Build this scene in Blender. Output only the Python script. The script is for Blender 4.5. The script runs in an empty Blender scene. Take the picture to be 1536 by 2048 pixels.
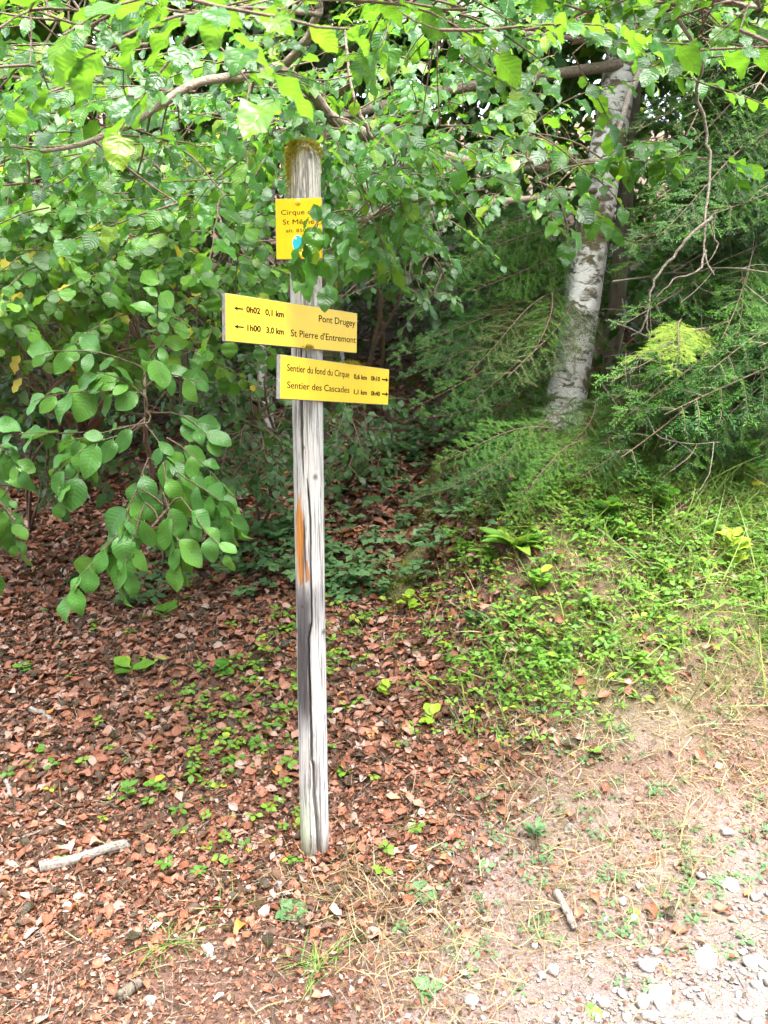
import bpy, math, random
import numpy as np
from mathutils import Matrix, Vector

rs = np.random.RandomState(7)
random.seed(7)
SC = bpy.context.scene
COL = SC.collection
PI = math.pi

# ------------------------------------------------------------------ camera, sky, sun, exposure
FPX = 1547.0                      # focal length in pixels of the 1536x2048 photograph
TH = math.radians(10)
CAM = np.array([0, 0, 1.71])
FWD = np.array([0, math.cos(TH), -math.sin(TH)])
UPV = np.array([0, math.sin(TH), math.cos(TH)])

cd = bpy.data.cameras.new('camera')
cam = bpy.data.objects.new('camera', cd)
COL.objects.link(cam)
cam.location = CAM
cam.rotation_euler = (PI / 2 - TH, 0, 0)
cd.sensor_fit = 'VERTICAL'
cd.sensor_height = 36
cd.sensor_width = 27
cd.lens = 36 * FPX / 2048
cd.clip_start = 0.05
cd.clip_end = 600
cd.dof.use_dof = True
cd.dof.focus_distance = 2.6
cd.dof.aperture_fstop = 9
SC.camera = cam

SUN_EL, SUN_AZ = math.radians(70), math.radians(155)      # azimuth clockwise from +Y (the view direction)
world = bpy.data.worlds.new('World')
SC.world = world
world.use_nodes = True
wn = world.node_tree
wn.nodes.clear()
sky = wn.nodes.new('ShaderNodeTexSky')
sky.sky_type = 'NISHITA'
sky.sun_disc = False
sky.sun_elevation = SUN_EL
sky.sun_rotation = SUN_AZ
sky.dust_density = 3
sky.air_density = 1.0
hs = wn.nodes.new('ShaderNodeHueSaturation')
hs.inputs['Saturation'].default_value = 0.5
bg = wn.nodes.new('ShaderNodeBackground')
bg.inputs['Strength'].default_value = 0.15
wo = wn.nodes.new('ShaderNodeOutputWorld')
wn.links.new(sky.outputs[0], hs.inputs['Color'])
wn.links.new(hs.outputs[0], bg.inputs['Color'])
wn.links.new(bg.outputs[0], wo.inputs[0])

sd = bpy.data.lights.new('sun', 'SUN')
sd.energy = 1.5
sd.angle = math.radians(45)
sd.color = (1.0, 0.975, 0.955)
sun = bpy.data.objects.new('sun', sd)
COL.objects.link(sun)
sdir = Vector((math.sin(SUN_AZ) * math.cos(SUN_EL), math.cos(SUN_AZ) * math.cos(SUN_EL), math.sin(SUN_EL)))
sun.rotation_euler = sdir.to_track_quat('Z', 'Y').to_euler()
sun.location = (3, -4, 12)

SC.view_settings.view_transform = 'Standard'
SC.view_settings.look = 'None'
SC.view_settings.exposure = 3.45
SC.view_settings.gamma = 1.0
SC.render.engine = 'CYCLES'
cy = SC.cycles
cy.max_bounces = 4
cy.diffuse_bounces = 2
cy.glossy_bounces = 2
cy.transmission_bounces = 2
cy.transparent_max_bounces = 4
cy.caustics_reflective = False
cy.caustics_refractive = False

# ------------------------------------------------------------------ helpers: numbers
def P(px, py, d):
    return CAM + np.array([1., 0, 0]) * (px - 768) / FPX * d + UPV * (1024 - py) / FPX * d + FWD * d

def project(p):
    v = np.asarray(p, float) - CAM
    d = v @ FWD
    dd = np.where(np.abs(d) < 1e-6, 1e-6, d)
    return 768 + FPX * v[..., 0] / dd, 1024 - FPX * (v @ UPV) / dd, d

def ss(a, b, x):
    t = np.clip((x - a) / (b - a), 0, 1)
    return t * t * (3 - 2 * t)

_ph = np.random.RandomState(3).uniform(0, 6.28, (24, 2))
_dr = np.random.RandomState(4).uniform(0, 6.28, 24)
def wob(x, y, f, k0=0, n=6):
    """smooth noise about -1..1"""
    s = 0
    for k in range(n):
        a = _dr[(k + k0) % 24]
        fr = f * (0.6 + 0.28 * k)
        s = s + np.sin((x * math.cos(a) + y * math.sin(a)) * fr + _ph[(k + k0) % 24, 0]) * np.cos((y * math.cos(a) - x * math.sin(a)) * fr * .7 + _ph[(k + k0) % 24, 1])
    return s / n * 1.8

YS = [-80, 2.3, 2.53, 2.75, 3.03, 3.4, 3.9, 4.3, 4.8, 5.3, 8, 14, 26, 90]
ZR = [0, 0, .01, .06, .25, .56, .93, 1.18, 1.35, 1.44, 2.1, 3.6, 7.5, 30]
ZC = [0, 0, .0, .045, .12, .25, .43, .54, .70, .85, 1.6, 3.3, 7.5, 30]
ZL = [0, 0, .0, .03, .07, .16, .30, .38, .48, .58, 1.2, 2.8, 7, 30]
def _smooth(zz):
    yy = np.arange(-80, 90, .02)
    z = np.interp(yy, YS, zz)
    k = np.ones(13) / 13
    return yy, np.convolve(np.pad(z, 6, mode='edge'), k, 'valid')
_YY, _R = _smooth(ZR); _, _C = _smooth(ZC); _, _L = _smooth(ZL)

def bankmask(x, y):
    x0 = 0.0 + .1 * np.clip(y - 3.5, -2, 4)
    return ss(x0, x0 + .9, x)

def zt(x, y):
    x = np.asarray(x, float); y = np.asarray(y, float)
    ye = y - .2 * np.clip(x - 1.1, 0, 6)
    l = np.interp(y, _YY, _L); c = np.interp(y, _YY, _C); r = np.interp(ye, _YY, _R)
    a = ss(-2, -.4, x); b = bankmask(x, y)
    z = (l * (1 - a) + c * a) * (1 - b) + r * b
    amp = ss(2.0, 4.0, y)
    far = ss(7, 16, y)
    return z + wob(x, y, 7, 1) * .006 + wob(x, y, 2.6, 5) * .022 * amp + wob(x, y, 5.2, 15) * .055 * b * amp + wob(x, y, .35, 9) * .5 * far

def gdist(x, y):       # signed distance past the edge of the gravel, positive on the gravel
    return ((x - .45) * .61 - (y - 1.82) * .88) / 1.07 + .10 * wob(x, y, 3.2, 2)

def hdist(x, y):       # signed distance past the ragged edge of the litter, positive on bare dirt
    return ((x + .05) * 1.18 - (y - 1.82) * .6) / 1.32 + .07 + .09 * wob(x, y, 3.4, 12) + .05 * wob(x, y, 9, 2) + .35 * np.exp(-(((x + .16) / .2) ** 2 + ((y - 2.36) / .13) ** 2))

def G(px, py):
    d = np.arange(.8, 40, .01)
    p = CAM[None] + d[:, None] * (np.array([1., 0, 0]) * (px - 768) / FPX + UPV * (1024 - py) / FPX + FWD)[None]
    k = np.argmax(p[:, 2] <= zt(p[:, 0], p[:, 1]))
    return p[k]

def nrm(v):
    v = np.asarray(v, float)
    return v / np.maximum(np.linalg.norm(v, axis=-1, keepdims=True), 1e-9)

def frame(tip, nor):
    """rotation columns x, y=tip, z~nor for arrays"""
    y = nrm(tip)
    x = nrm(np.cross(y, nor))
    z = np.cross(x, y)
    return np.stack([x, y, z], axis=-1)

# ------------------------------------------------------------------ helpers: meshes and objects
def mesh_np(name, V, F, mat=None, uv=None, rnd=None, col=None, smooth=True):
    """V (n,3); F list of (m,k) index arrays"""
    me = bpy.data.meshes.new(name)
    V = np.asarray(V, np.float32)
    if not isinstance(F, (list, tuple)):
        F = [F]
    F = [np.asarray(f, np.int32) for f in F if len(f)]
    me.vertices.add(len(V)); me.vertices.foreach_set('co', V.ravel())
    loops = np.concatenate([f.ravel() for f in F])
    tot = np.concatenate([np.full(len(f), f.shape[1], np.int32) for f in F])
    st = np.concatenate([[0], np.cumsum(tot)[:-1]]).astype(np.int32)
    me.loops.add(len(loops)); me.loops.foreach_set('vertex_index', loops)
    me.polygons.add(len(tot)); me.polygons.foreach_set('loop_start', st); me.polygons.foreach_set('loop_total', tot)
    me.polygons.foreach_set('use_smooth', np.full(len(tot), smooth))
    if uv is not None:
        l = me.uv_layers.new(name='UVMap')
        l.data.foreach_set('uv', np.asarray(uv, np.float32)[loops].ravel())
    if rnd is not None:
        a = me.attributes.new('rnd', 'FLOAT', 'POINT'); a.data.foreach_set('value', np.asarray(rnd, np.float32))
    if col is not None:
        c = np.ones((len(V), 4), np.float32); c[:, :col.shape[1]] = col
        a = me.color_attributes.new('col', 'FLOAT_COLOR', 'POINT'); a.data.foreach_set('color', c.ravel())
    me.update(calc_edges=True)
    me.validate()
    if mat is not None:
        me.materials.append(mat)
    return me

WM = {}
def link(name, data, parent=None, M=None, mat=None):
    """M is a world matrix"""
    o = bpy.data.objects.new(name, data)
    COL.objects.link(o)
    M = Matrix.Identity(4) if M is None else M
    WM[o.name] = M
    if parent is not None:
        o.parent = parent
        o.matrix_basis = WM[parent.name].inverted() @ M
    else:
        o.matrix_basis = M
    if mat is not None and data is not None:
        if len(data.materials) == 0:
            data.materials.append(mat)
        elif data.materials[0] is not mat:
            o.material_slots[0].link = 'OBJECT'; o.material_slots[0].material = mat
    return o

def tag(o, label, cat=None, group=None, kind=None):
    o['label'] = label
    if cat: o['category'] = cat
    if group: o['group'] = group
    if kind: o['kind'] = kind
    return o

def thing(name, loc, label, cat, group=None):
    o = link(name, None, None, Matrix.Translation(Vector(loc)))
    return tag(o, label, cat, group)

def stuffpart(o):
    o['kind'] = 'stuff'; return o

def m4(R, pos, s=1.0):
    M = Matrix.Identity(4)
    for i in range(3):
        for j in range(3):
            M[i][j] = R[i][j] * (s if np.isscalar(s) else s[j])
        M[i][3] = pos[i]
    return M

def tubes(name, lines, mat, sides=6, cap=True, uvs=False):
    """lines: list of (points (n,3), radii (n))"""
    VV, FQ, off = [], [], 0
    for pts, rad in lines:
        pts = np.asarray(pts, float); rad = np.asarray(rad, float)
        n = len(pts)
        t = nrm(np.gradient(pts, axis=0))
        ref = np.array([0, 0, 1.]) if abs(t[0][2]) < .9 else np.array([1., 0, 0])
        a = np.zeros((n, 3)); cur = nrm(np.cross(t[0], ref))
        for i in range(n):
            cur = nrm(cur - t[i] * (cur @ t[i])); a[i] = cur
        b = np.cross(t, a)
        ang = np.arange(sides) / sides * 2 * PI
        ring = pts[:, None] + rad[:, None, None] * (np.cos(ang)[None, :, None] * a[:, None] + np.sin(ang)[None, :, None] * b[:, None])
        VV.append(ring.reshape(-1, 3))
        i = np.arange(n - 1)[:, None] * sides; j = np.arange(sides)[None]; j2 = (j + 1) % sides
        FQ.append((np.stack([i + j, i + j2, i + sides + j2, i + sides + j], -1).reshape(-1, 4)) + off)
        off += n * sides
    F = [np.concatenate(FQ)]
    return mesh_np(name, np.concatenate(VV), F, mat)

def curve_pts(ctrl, n):
    """smooth interpolation through control points"""
    c = np.asarray(ctrl, float)
    k = len(c)
    t = np.linspace(0, k - 1, n)
    i = np.clip(t.astype(int), 0, k - 2); u = (t - i)[:, None]
    p0 = c[np.clip(i - 1, 0, k - 1)]; p1 = c[i]; p2 = c[i + 1]; p3 = c[np.clip(i + 2, 0, k - 1)]
    return .5 * ((2 * p1) + (-p0 + p2) * u + (2 * p0 - 5 * p1 + 4 * p2 - p3) * u ** 2 + (-p0 + 3 * p1 - 3 * p2 + p3) * u ** 3)

# ------------------------------------------------------------------ helpers: leaves
def leaf_tpl(prof, nv, nu, fold=.1, wave=.05, droop=.12, wf=14., stalk=.12, seed=0, serr=0., curl=0.):
    """a leaf of length 1 along +Y from the origin, flat in XY, normal +Z; prof(v) half width"""
    r = np.random.RandomState(seed)
    v = np.linspace(0, 1, nv)
    us = np.linspace(-1, 1, nu)
    V, UV = [], []
    for i, vi in enumerate(v):
        w = prof(vi) * (1 + (serr if i % 2 else -serr))
        for u in us:
            x = u * w
            z = fold * abs(u) * w * 2 + wave * math.sin(vi * wf + (1.3 if u > 0 else 0) + seed) * u * u - droop * vi * vi + curl * (u * u) * w * 2
            V.append((x + .03 * math.sin(3 * vi + seed), stalk + vi * (1 - stalk), z)); UV.append((u * .5 + .5, vi))
    F = []
    for i in range(nv - 1):
        for j in range(nu - 1):
            a = i * nu + j
            F.append((a, a + 1, a + nu + 1, a + nu))
    V = np.array(V); UV = np.array(UV); F = np.array(F)
    if stalk > 0:      # petiole: one thin quad
        n = len(V)
        V = np.vstack([V, [(-.012, 0, 0), (.012, 0, 0), (.012, stalk * 1.1, 0), (-.012, stalk * 1.1, 0)]])
        UV = np.vstack([UV, [(.5, 0)] * 4])
        F = np.vstack([F, [(n, n + 1, n + 2, n + 3)]])
    return V, F, UV

def p_beech(v): return .31 * (math.sin(PI * min(1, v * .97 + .03) ** .97) ** .75) * (1.0 if v < .98 else .2)
def p_round(v): return .40 * (math.sin(PI * min(1, v * .96 + .04) ** 1.05) ** .62) * (1.0 if v < .98 else .25)
def p_oval(v): return .31 * (math.sin(PI * min(1, v * .97 + .03) ** 1.0) ** .72) * (1.0 if v < .98 else .25)
def p_small(v): return .27 * (math.sin(PI * min(1, v * .97 + .03) ** .9) ** .8)
def p_lance(v): return .16 * (math.sin(PI * min(1, v * .97 + .03) ** .75) ** .9)
def p_blade(v): return .035 * (1 - v ** 2.2) + .002
def p_lobe(v): return .40 * (math.sin(PI * min(1, v * .96 + .03) ** .95) ** .5) * (.72 + .38 * math.cos(v * 19))

def merged(name, tpls, pos, R, size, mat, rnd=None, aspect=None):
    """one mesh of many leaves; tpls list of templates"""
    n = len(pos)
    if rnd is None: rnd = rs.rand(n)
    pick = rs.randint(0, len(tpls), n)
    VV, FF, UU, RR, off = [], [], [], [], 0
    size = np.asarray(size, float)
    for k, (V, F, UV) in enumerate(tpls):
        m = pick == k
        c = int(m.sum())
        if not c: continue
        Vl = np.broadcast_to(V[None], (c,) + V.shape)
        if aspect is not None:
            Vl = Vl * np.stack([aspect[m], np.ones(c), np.ones(c)], -1)[:, None]
        W = np.einsum('nij,nvj->nvi', R[m], Vl) * size[m][:, None, None] + pos[m][:, None]
        VV.append(W.reshape(-1, 3)); UU.append(np.tile(UV, (c, 1))); RR.append(np.repeat(rnd[m], len(V)))
        FF.append((F[None] + (np.arange(c) * len(V))[:, None, None] + off).reshape(-1, F.shape[1])); off += c * len(V)
    return mesh_np(name, np.concatenate(VV), [np.concatenate(FF)], mat, np.concatenate(UU), np.concatenate(RR))

class Leaves:
    def __init__(s): s.p, s.t, s.n, s.s, s.fixed = [], [], [], [], set()
    def add(s, p, t, n, size): s.p.append(p); s.t.append(t); s.n.append(n); s.s.append(size)
    def arr(s): return np.array(s.p), frame(np.array(s.t), np.array(s.n)), np.array(s.s)

def leaf_meshes(name, prof, mat, n=3, **k):
    out = []
    for i in range(n):
        V, F, UV = leaf_tpl(prof, 13, 3, seed=i * 2 + 1, **k)
        out.append(mesh_np(name, V, [F], mat, UV))
    return out

CLEAR = [(536, 668, 372, 540, 2.6), (560, 652, 285, 400, 2.6), (440, 800, 572, 830, 3.0), (575, 668, 800, 1720, 2.6), (1392, 1442, 185, 470, 2.55), (1255, 1442, 430, 690, 2.55)]
def foliage(root, L, hi, lo, mat, nobj=300, partname='leaf', stuffname='foliage'):
    """the leaves showing largest become parts, the rest one stuff part; none grows through the signs"""
    p, R, s = L.arr()
    fx = np.array([i in L.fixed for i in range(len(p))])
    bad = np.zeros(len(p), bool)
    for fr in (0., .5, 1.):
        x, y, d = project(p + R[:, :, 1] * (s * fr)[:, None])
        for (a, b_, c_, e_, dm) in CLEAR:
            bad |= (x > a) & (x < b_) & (y > c_) & (y < e_) & (d < dm)
        bad |= d < .75
    k = fx | ~bad
    p, R, s = p[k], R[k], s[k]
    x, y, d = project(p)
    inn = (x > -40) & (x < 1576) & (y > -40) & (y < 2088) & (d > .3)
    score = np.where(inn, s / np.maximum(d, .3), 0)
    order = np.argsort(-score)
    idx = [i for i in order[:nobj] if score[i] > 0]
    for i in idx:
        link(partname, hi[rs.randint(len(hi))], root, m4(R[i], p[i], (s[i] * rs.uniform(.75, 1.2), s[i], s[i] * rs.uniform(.4, 1.9))))
    rest = np.setdiff1d(np.arange(len(p)), idx)
    if len(rest):
        stuffpart(link(stuffname, merged(stuffname, lo, p[rest], R[rest], s[rest], mat, aspect=rs.uniform(.75, 1.2, len(rest))), root))

def spray(L, T, base, d, length, nleaf, size, droop=.35, up=(0, -.35, 1), spread=.75, jit=.35, r0=.0028, hang=.35):
    """a leafy twig: polyline into T, alternate leaves into L"""
    base = np.asarray(base, float); d = nrm(d); up = np.asarray(up, float)
    n = 6
    pts = [base]; cur = d.copy()
    for i in range(n):
        cur = nrm(cur + np.array([0, 0, -droop / n]) + rs.normal(0, .09, 3))
        pts.append(pts[-1] + cur * length / n)
    pts = np.array(pts)
    T.append((pts, np.linspace(r0, r0 * .45, n + 1)))
    for k in range(nleaf):
        t = .12 + .88 * (k + .5) / nleaf
        fi = t * n; i = min(int(fi), n - 1); u = fi - i
        p = pts[i] * (1 - u) + pts[i + 1] * u
        ax = nrm(pts[i + 1] - pts[i])
        side = nrm(np.cross(ax, up)) * (1 if k % 2 else -1)
        if k == nleaf - 1: side = side * .1
        tip = ax * (.55 + .35 * t) + side * spread + np.array([0, 0, -hang]) + rs.normal(0, jit * .5, 3)
        nor = up + rs.normal(0, jit, 3) + side * .2
        L.add(p, tip, nor, size * rs.uniform(.55, 1.22) * (1 - .25 * abs(t - .55)))
    return pts

def connect(T, limbs, sp_base, r=.0032, maxd=.55):
    """join a spray base to the nearest limb point by a curved twig"""
    allp = np.concatenate([l[0] for l in limbs])
    dd = np.linalg.norm(allp - sp_base, axis=1)
    i = int(np.argmin(dd))
    if dd[i] < min(maxd, .6) and dd[i] > .03:
        q = allp[i]; mid = (q + sp_base) / 2 + rs.normal(0, .06 * dd[i], 3) + np.array([0, 0, .05 * dd[i]])
        T.append((curve_pts([q, mid, sp_base], 6), np.linspace(r * 1.6, r * .7, 6)))

# ------------------------------------------------------------------ materials
def newmat(name):
    m = bpy.data.materials.new(name); m.use_nodes = True
    nt = m.node_tree; nt.nodes.clear()
    return m, nt

class NT:
    def __init__(s, nt): s.nt = nt
    def n(s, t, **kw):
        nd = s.nt.nodes.new('ShaderNode' + t)
        for k, v in kw.items():
            if k.startswith('_'):
                setattr(nd, k[1:], v)
            else:
                key = int(k[1:]) if k[0] == 'i' and k[1:].isdigit() else k.replace('_', ' ')
                s.put(nd.inputs[key], v)
        return nd
    def put(s, sock, v):
        if isinstance(v, bpy.types.NodeSocket): s.nt.links.new(v, sock)
        elif hasattr(v, 'outputs'): s.nt.links.new(v.outputs[0], sock)
        else:
            if isinstance(v, (tuple, list)) and len(v) == 3 and sock.type == 'RGBA': v = (*v, 1)
            sock.default_value = v
    def math(s, op, a, b=0.0, c=None, clamp=False):
        nd = s.n('Math', _operation=op, _use_clamp=clamp)
        s.put(nd.inputs[0], a); s.put(nd.inputs[1], b)
        if c is not None: s.put(nd.inputs[2], c)
        return nd.outputs[0]
    def mix(s, f, a, b, blend='MIX'):
        nd = s.n('Mix', _data_type='RGBA', _blend_type=blend)
        s.put(nd.inputs[0], f); s.put(nd.inputs[6], a); s.put(nd.inputs[7], b)
        return nd.outputs[2]
    def ramp(s, f, stops):
        nd = s.n('ValToRGB'); e = nd.color_ramp.elements
        while len(e) < len(stops): e.new(.5)
        for el, (p, c) in zip(e, stops):
            el.position = p; el.color = (*c, 1) if len(c) == 3 else c
        s.put(nd.inputs[0], f)
        return nd.outputs[0]
    def noise(s, vec, scale, detail=3., rough=.6, dist=0.):
        nd = s.n('TexNoise', Scale=scale, Detail=detail, Roughness=rough, Distortion=dist)
        if vec is not None: s.put(nd.inputs['Vector'], vec)
        return nd.outputs[0]
    def out(s, sh):
        o = s.n('OutputMaterial'); s.put(o.inputs[0], sh)

def rnd_value(b):
    at = b.n('Attribute', _attribute_name='rnd')
    oi = b.n('ObjectInfo')
    return b.math('FRACT', b.math('ADD', at.outputs['Fac'], oi.outputs['Random']))

def leaf_mat(name, stops, trans, rough=.42, veins=9., tfac=.35, spec=.32, veincol=.16, bump=.4):
    m, nt = newmat(name); b = NT(nt)
    r = rnd_value(b)
    uv = b.n('UVMap')
    sx = b.n('SeparateXYZ', Vector=uv.outputs[0])
    a = b.math('MULTIPLY', b.math('ABSOLUTE', b.math('SUBTRACT', sx.outputs[0], .5)), 2.)
    sv = b.math('SUBTRACT', b.math('MULTIPLY', sx.outputs[1], veins), b.math('MULTIPLY', a, veins * .24))
    tri = b.math('ABSOLUTE', b.math('SUBTRACT', b.math('FRACT', sv), .5))       # 0 at middle, .5 at vein
    vein = b.math('MULTIPLY', b.math('SUBTRACT', tri, .40, clamp=True), 9., clamp=True)
    mid = b.math('SUBTRACT', 1., b.math('MULTIPLY', a, 16.), clamp=True)
    vm = b.math('MAXIMUM', vein, mid)
    base = b.ramp(r, stops)
    geo = b.n('NewGeometry')
    nz = b.noise(geo.outputs['Position'], 60., 2.)
    base = b.mix(b.math('MULTIPLY', nz, .45), base, b.mix(.5, base, (.05, .08, .01)))
    colr = b.mix(b.math('MULTIPLY', vm, veincol), base, b.mix(.55, base, (.55, .62, .25)))
    h = b.math('SUBTRACT', b.math('MULTIPLY', tri, -.5), b.math('MULTIPLY', mid, .3))
    bp = b.n('Bump', Strength=bump, Distance=.004, Height=h)
    pr = b.n('BsdfPrincipled', Base_Color=colr, Roughness=rough, Normal=bp)
    pr.inputs['Specular IOR Level'].default_value = spec
    tr = b.n('BsdfTranslucent', Color=b.mix(.65, colr, trans), Normal=bp)
    mx = b.n('MixShader', i0=tfac, i1=pr, i2=tr)
    b.out(mx)
    return m

GREEN = [(0, (.006, .050, .010)), (.35, (.012, .084, .012)), (.7, (.024, .122, .013)), (.93, (.060, .175, .014)), (1, (.18, .25, .02))]
M_BEECH = leaf_mat('beech_leaf', GREEN, (.25, .52, .025), rough=.32, veins=8, tfac=.40, bump=.5, spec=.36)
M_HAZEL = leaf_mat('hazel_leaf', [(0, (.014, .074, .006)), (.4, (.030, .122, .008)), (.75, (.056, .172, .010)), (.955, (.11, .23, .012)), (.975, (.50, .42, .03)), (1, (.52, .40, .03))], (.30, .52, .05), rough=.45, veins=7, tfac=.34)
M_WILLOW = leaf_mat('broad_leaf', [(0, (.034, .120, .026)), (.5, (.055, .175, .028)), (1, (.090, .23, .028))], (.22, .46, .04), rough=.36, veins=8, tfac=.25, bump=.45)
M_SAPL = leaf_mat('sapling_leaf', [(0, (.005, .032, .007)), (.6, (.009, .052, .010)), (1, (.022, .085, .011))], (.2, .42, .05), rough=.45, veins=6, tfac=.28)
M_HERB = leaf_mat('herb_leaf', [(0, (.050, .15, .014)), (.5, (.090, .215, .020)), (.9, (.16, .29, .025)), (1, (.32, .35, .03))], (.35, .55, .06), rough=.5, veins=5, tfac=.3)
M_LIME = leaf_mat('lime_leaf', [(0, (.17, .30, .02)), (1, (.30, .40, .03))], (.5, .65, .05), rough=.5, veins=7, tfac=.35)
M_BLUE = leaf_mat('bluish_leaf', [(0, (.055, .125, .048)), (1, (.09, .18, .07))], (.2, .42, .12), rough=.5, veins=5, tfac=.25)
M_GRASS = leaf_mat('grass_blade', [(0, (.07, .15, .03)), (.6, (.12, .23, .045)), (1, (.24, .29, .06))], (.35, .5, .08), rough=.5, veins=1, tfac=.3, veincol=0)
M_STRAW = leaf_mat('dry_grass', [(0, (.22, .155, .08)), (.6, (.33, .255, .13)), (1, (.46, .39, .23))], (.5, .42, .22), rough=.7, veins=1, tfac=.2, veincol=0)
M_DEAD = leaf_mat('dead_leaf', [(0, (.014, .005, .005)), (.16, (.040, .012, .010)), (.36, (.115, .032, .022)), (.58, (.22, .066, .038)), (.78, (.30, .118, .078)), (.92, (.33, .195, .160)), (.985, (.38, .28, .25)), (1, (.46, .15, .012))], (.40, .17, .06), rough=.55, veins=7, tfac=.12, veincol=.2)
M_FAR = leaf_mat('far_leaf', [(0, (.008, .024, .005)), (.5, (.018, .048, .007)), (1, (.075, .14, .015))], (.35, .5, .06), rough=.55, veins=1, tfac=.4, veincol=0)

def needle_mat(name, stops, tr):
    m, nt = newmat(name); b = NT(nt)
    colr = b.ramp(rnd_value(b), stops)
    pr = b.n('BsdfPrincipled', Base_Color=colr, Roughness=.55); pr.inputs['Specular IOR Level'].default_value = .25
    t = b.n('BsdfTranslucent', Color=tr)
    b.out(b.n('MixShader', i0=.12, i1=pr, i2=t))
    return m
M_NEEDLE = needle_mat('fir_needle', [(0, (.005, .024, .003)), (.45, (.013, .062, .005)), (1, (.056, .150, .008))], (.10, .28, .015))
M_NEEDLE_YOUNG = needle_mat('young_needle', [(0, (.07, .14, .010)), (1, (.17, .24, .016))], (.32, .42, .02))  # fresh yellow green colour of new growth
M_NEEDLE_OLD = needle_mat('old_needle', [(0, (.020, .045, .008)), (.6, (.036, .065, .010)), (1, (.075, .06, .015))], (.12, .18, .02))

def bark_mat(name, c1, c2, c3, patch=(0, 0, 0), pfac=0., scale=1., horiz=True):
    m, nt = newmat(name); b = NT(nt)
    tc = b.n('TexCoord'); ob = tc.outputs['Object']
    mp = b.n('Mapping', Vector=ob); mp.inputs['Scale'].default_value = (1, 1, 2.2 if horiz else .3)
    n1 = b.noise(mp, 9 * scale, 5., .65, .6)
    n2 = b.noise(mp, 34 * scale, 4., .7)
    n3 = b.noise(ob, 3.6 * scale, 4., .6, .8)
    colr = b.ramp(n1, [(.40, c2), (.48, c1), (.60, c1), (.70, c3)])
    colr = b.mix(b.math('MULTIPLY', n2, .6), colr, c2)
    if pfac > 0:
        pm = b.math('MULTIPLY', b.math('SUBTRACT', n3, .54, clamp=True), 14., clamp=True)
        colr = b.mix(b.math('MULTIPLY', pm, pfac), colr, patch)
    h = b.math('ADD', n1, b.math('MULTIPLY', n2, .6))
    bp = b.n('Bump', Strength=.8, Distance=.02, Height=h)
    b.out(b.n('BsdfPrincipled', Base_Color=colr, Roughness=.85, Normal=bp))
    return m
M_BEECHBARK = bark_mat('beech_bark', (.72, .71, .68), (.09, .07, .045), (.82, .81, .79), (.085, .065, .02), .95)
M_TWIG = bark_mat('twig_bark', (.17, .11, .07), (.09, .06, .04), (.30, .25, .2), scale=3)
M_LICHEN = bark_mat('lichen_bark', (.30, .24, .18), (.13, .09, .06), (.58, .57, .52), scale=4)
M_FIRBARK = bark_mat('fir_bark', (.13, .105, .075), (.06, .045, .03), (.24, .22, .18), (.09, .09, .02), .6, scale=1.5, horiz=False)
M_MOSSBARK = bark_mat('mossy_bark', (.10, .085, .035), (.05, .04, .02), (.16, .15, .05), (.13, .15, .02), .9, scale=2)
M_DEADTWIG = bark_mat('dead_twig', (.26, .22, .175), (.13, .095, .065), (.38, .35, .31), scale=5)
M_STICK = bark_mat('pale_stick', (.34, .31, .275), (.14, .10, .07), (.44, .42, .39), scale=6)

# ground
def ground_mat():
    m, nt = newmat('ground_soil'); b = NT(nt)
    at = b.n('Attribute', _attribute_name='col')
    sp = b.n('SeparateColor', Color=at.outputs['Color'])
    geo = b.n('NewGeometry'); pos = geo.outputs['Position']
    n1 = b.noise(pos, 9, 6., .7); n2 = b.noise(pos, 110, 6., .8); n3 = b.noise(pos, 240, 2., .6)
    soil = b.ramp(n2, [(.3, (.045, .024, .016)), (.55, (.12, .062, .04)), (.75, (.22, .12, .08))])
    dirt = b.ramp(n1, [(.3, (.10, .066, .055)), (.5, (.15, .108, .092)), (.7, (.205, .16, .14))])
    dirt = b.mix(.6, dirt, b.ramp(n2, [(.36, (.05, .026, .02)), (.48, (.145, .095, .076)), (.6, (.25, .195, .165))]))
    grav = b.ramp(n3, [(.3, (.085, .07, .064)), (.5, (.15, .13, .122)), (.7, (.23, .21, .203))])
    moss = b.ramp(n2, [(.3, (.05, .05, .012)), (.6, (.11, .12, .02)), (.8, (.19, .19, .03))])
    edge = b.math('MULTIPLY', b.math('SUBTRACT', n1, .5), .8)
    dm = b.math('ADD', sp.outputs[0], edge, clamp=True)
    c = b.mix(dm, soil, dirt)
    c = b.mix(sp.outputs[1], c, grav)
    c = b.mix(sp.outputs[2], c, moss)
    h = b.math('ADD', b.math('MULTIPLY', n2, .7), b.math('MULTIPLY', n3, .4))
    bp = b.n('Bump', Strength=.9, Distance=.012, Height=h)
    b.out(b.n('BsdfPrincipled', Base_Color=c, Roughness=.95, Normal=bp))
    return m
M_GROUND = ground_mat()

def stone_mat(name, lo, hi):
    m, nt = newmat(name); b = NT(nt)
    tc = b.n('TexCoord'); geo = b.n('NewGeometry')
    r = rnd_value(b)
    n = b.noise(geo.outputs['Position'], 120, 4., .7)
    c = b.mix(r, lo, hi)
    c = b.mix(b.math('MULTIPLY', n, .5), c, b.mix(.6, c, (.35, .29, .22)))
    bp = b.n('Bump', Strength=.5, Distance=.004, Height=n)
    b.out(b.n('BsdfPrincipled', Base_Color=c, Roughness=.85, Normal=bp))
    return m
M_STONE = stone_mat('limestone', (.125, .116, .11), (.27, .262, .258))
M_WHITE = stone_mat('white_limestone', (.48, .47, .46), (.56, .55, .54))

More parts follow.
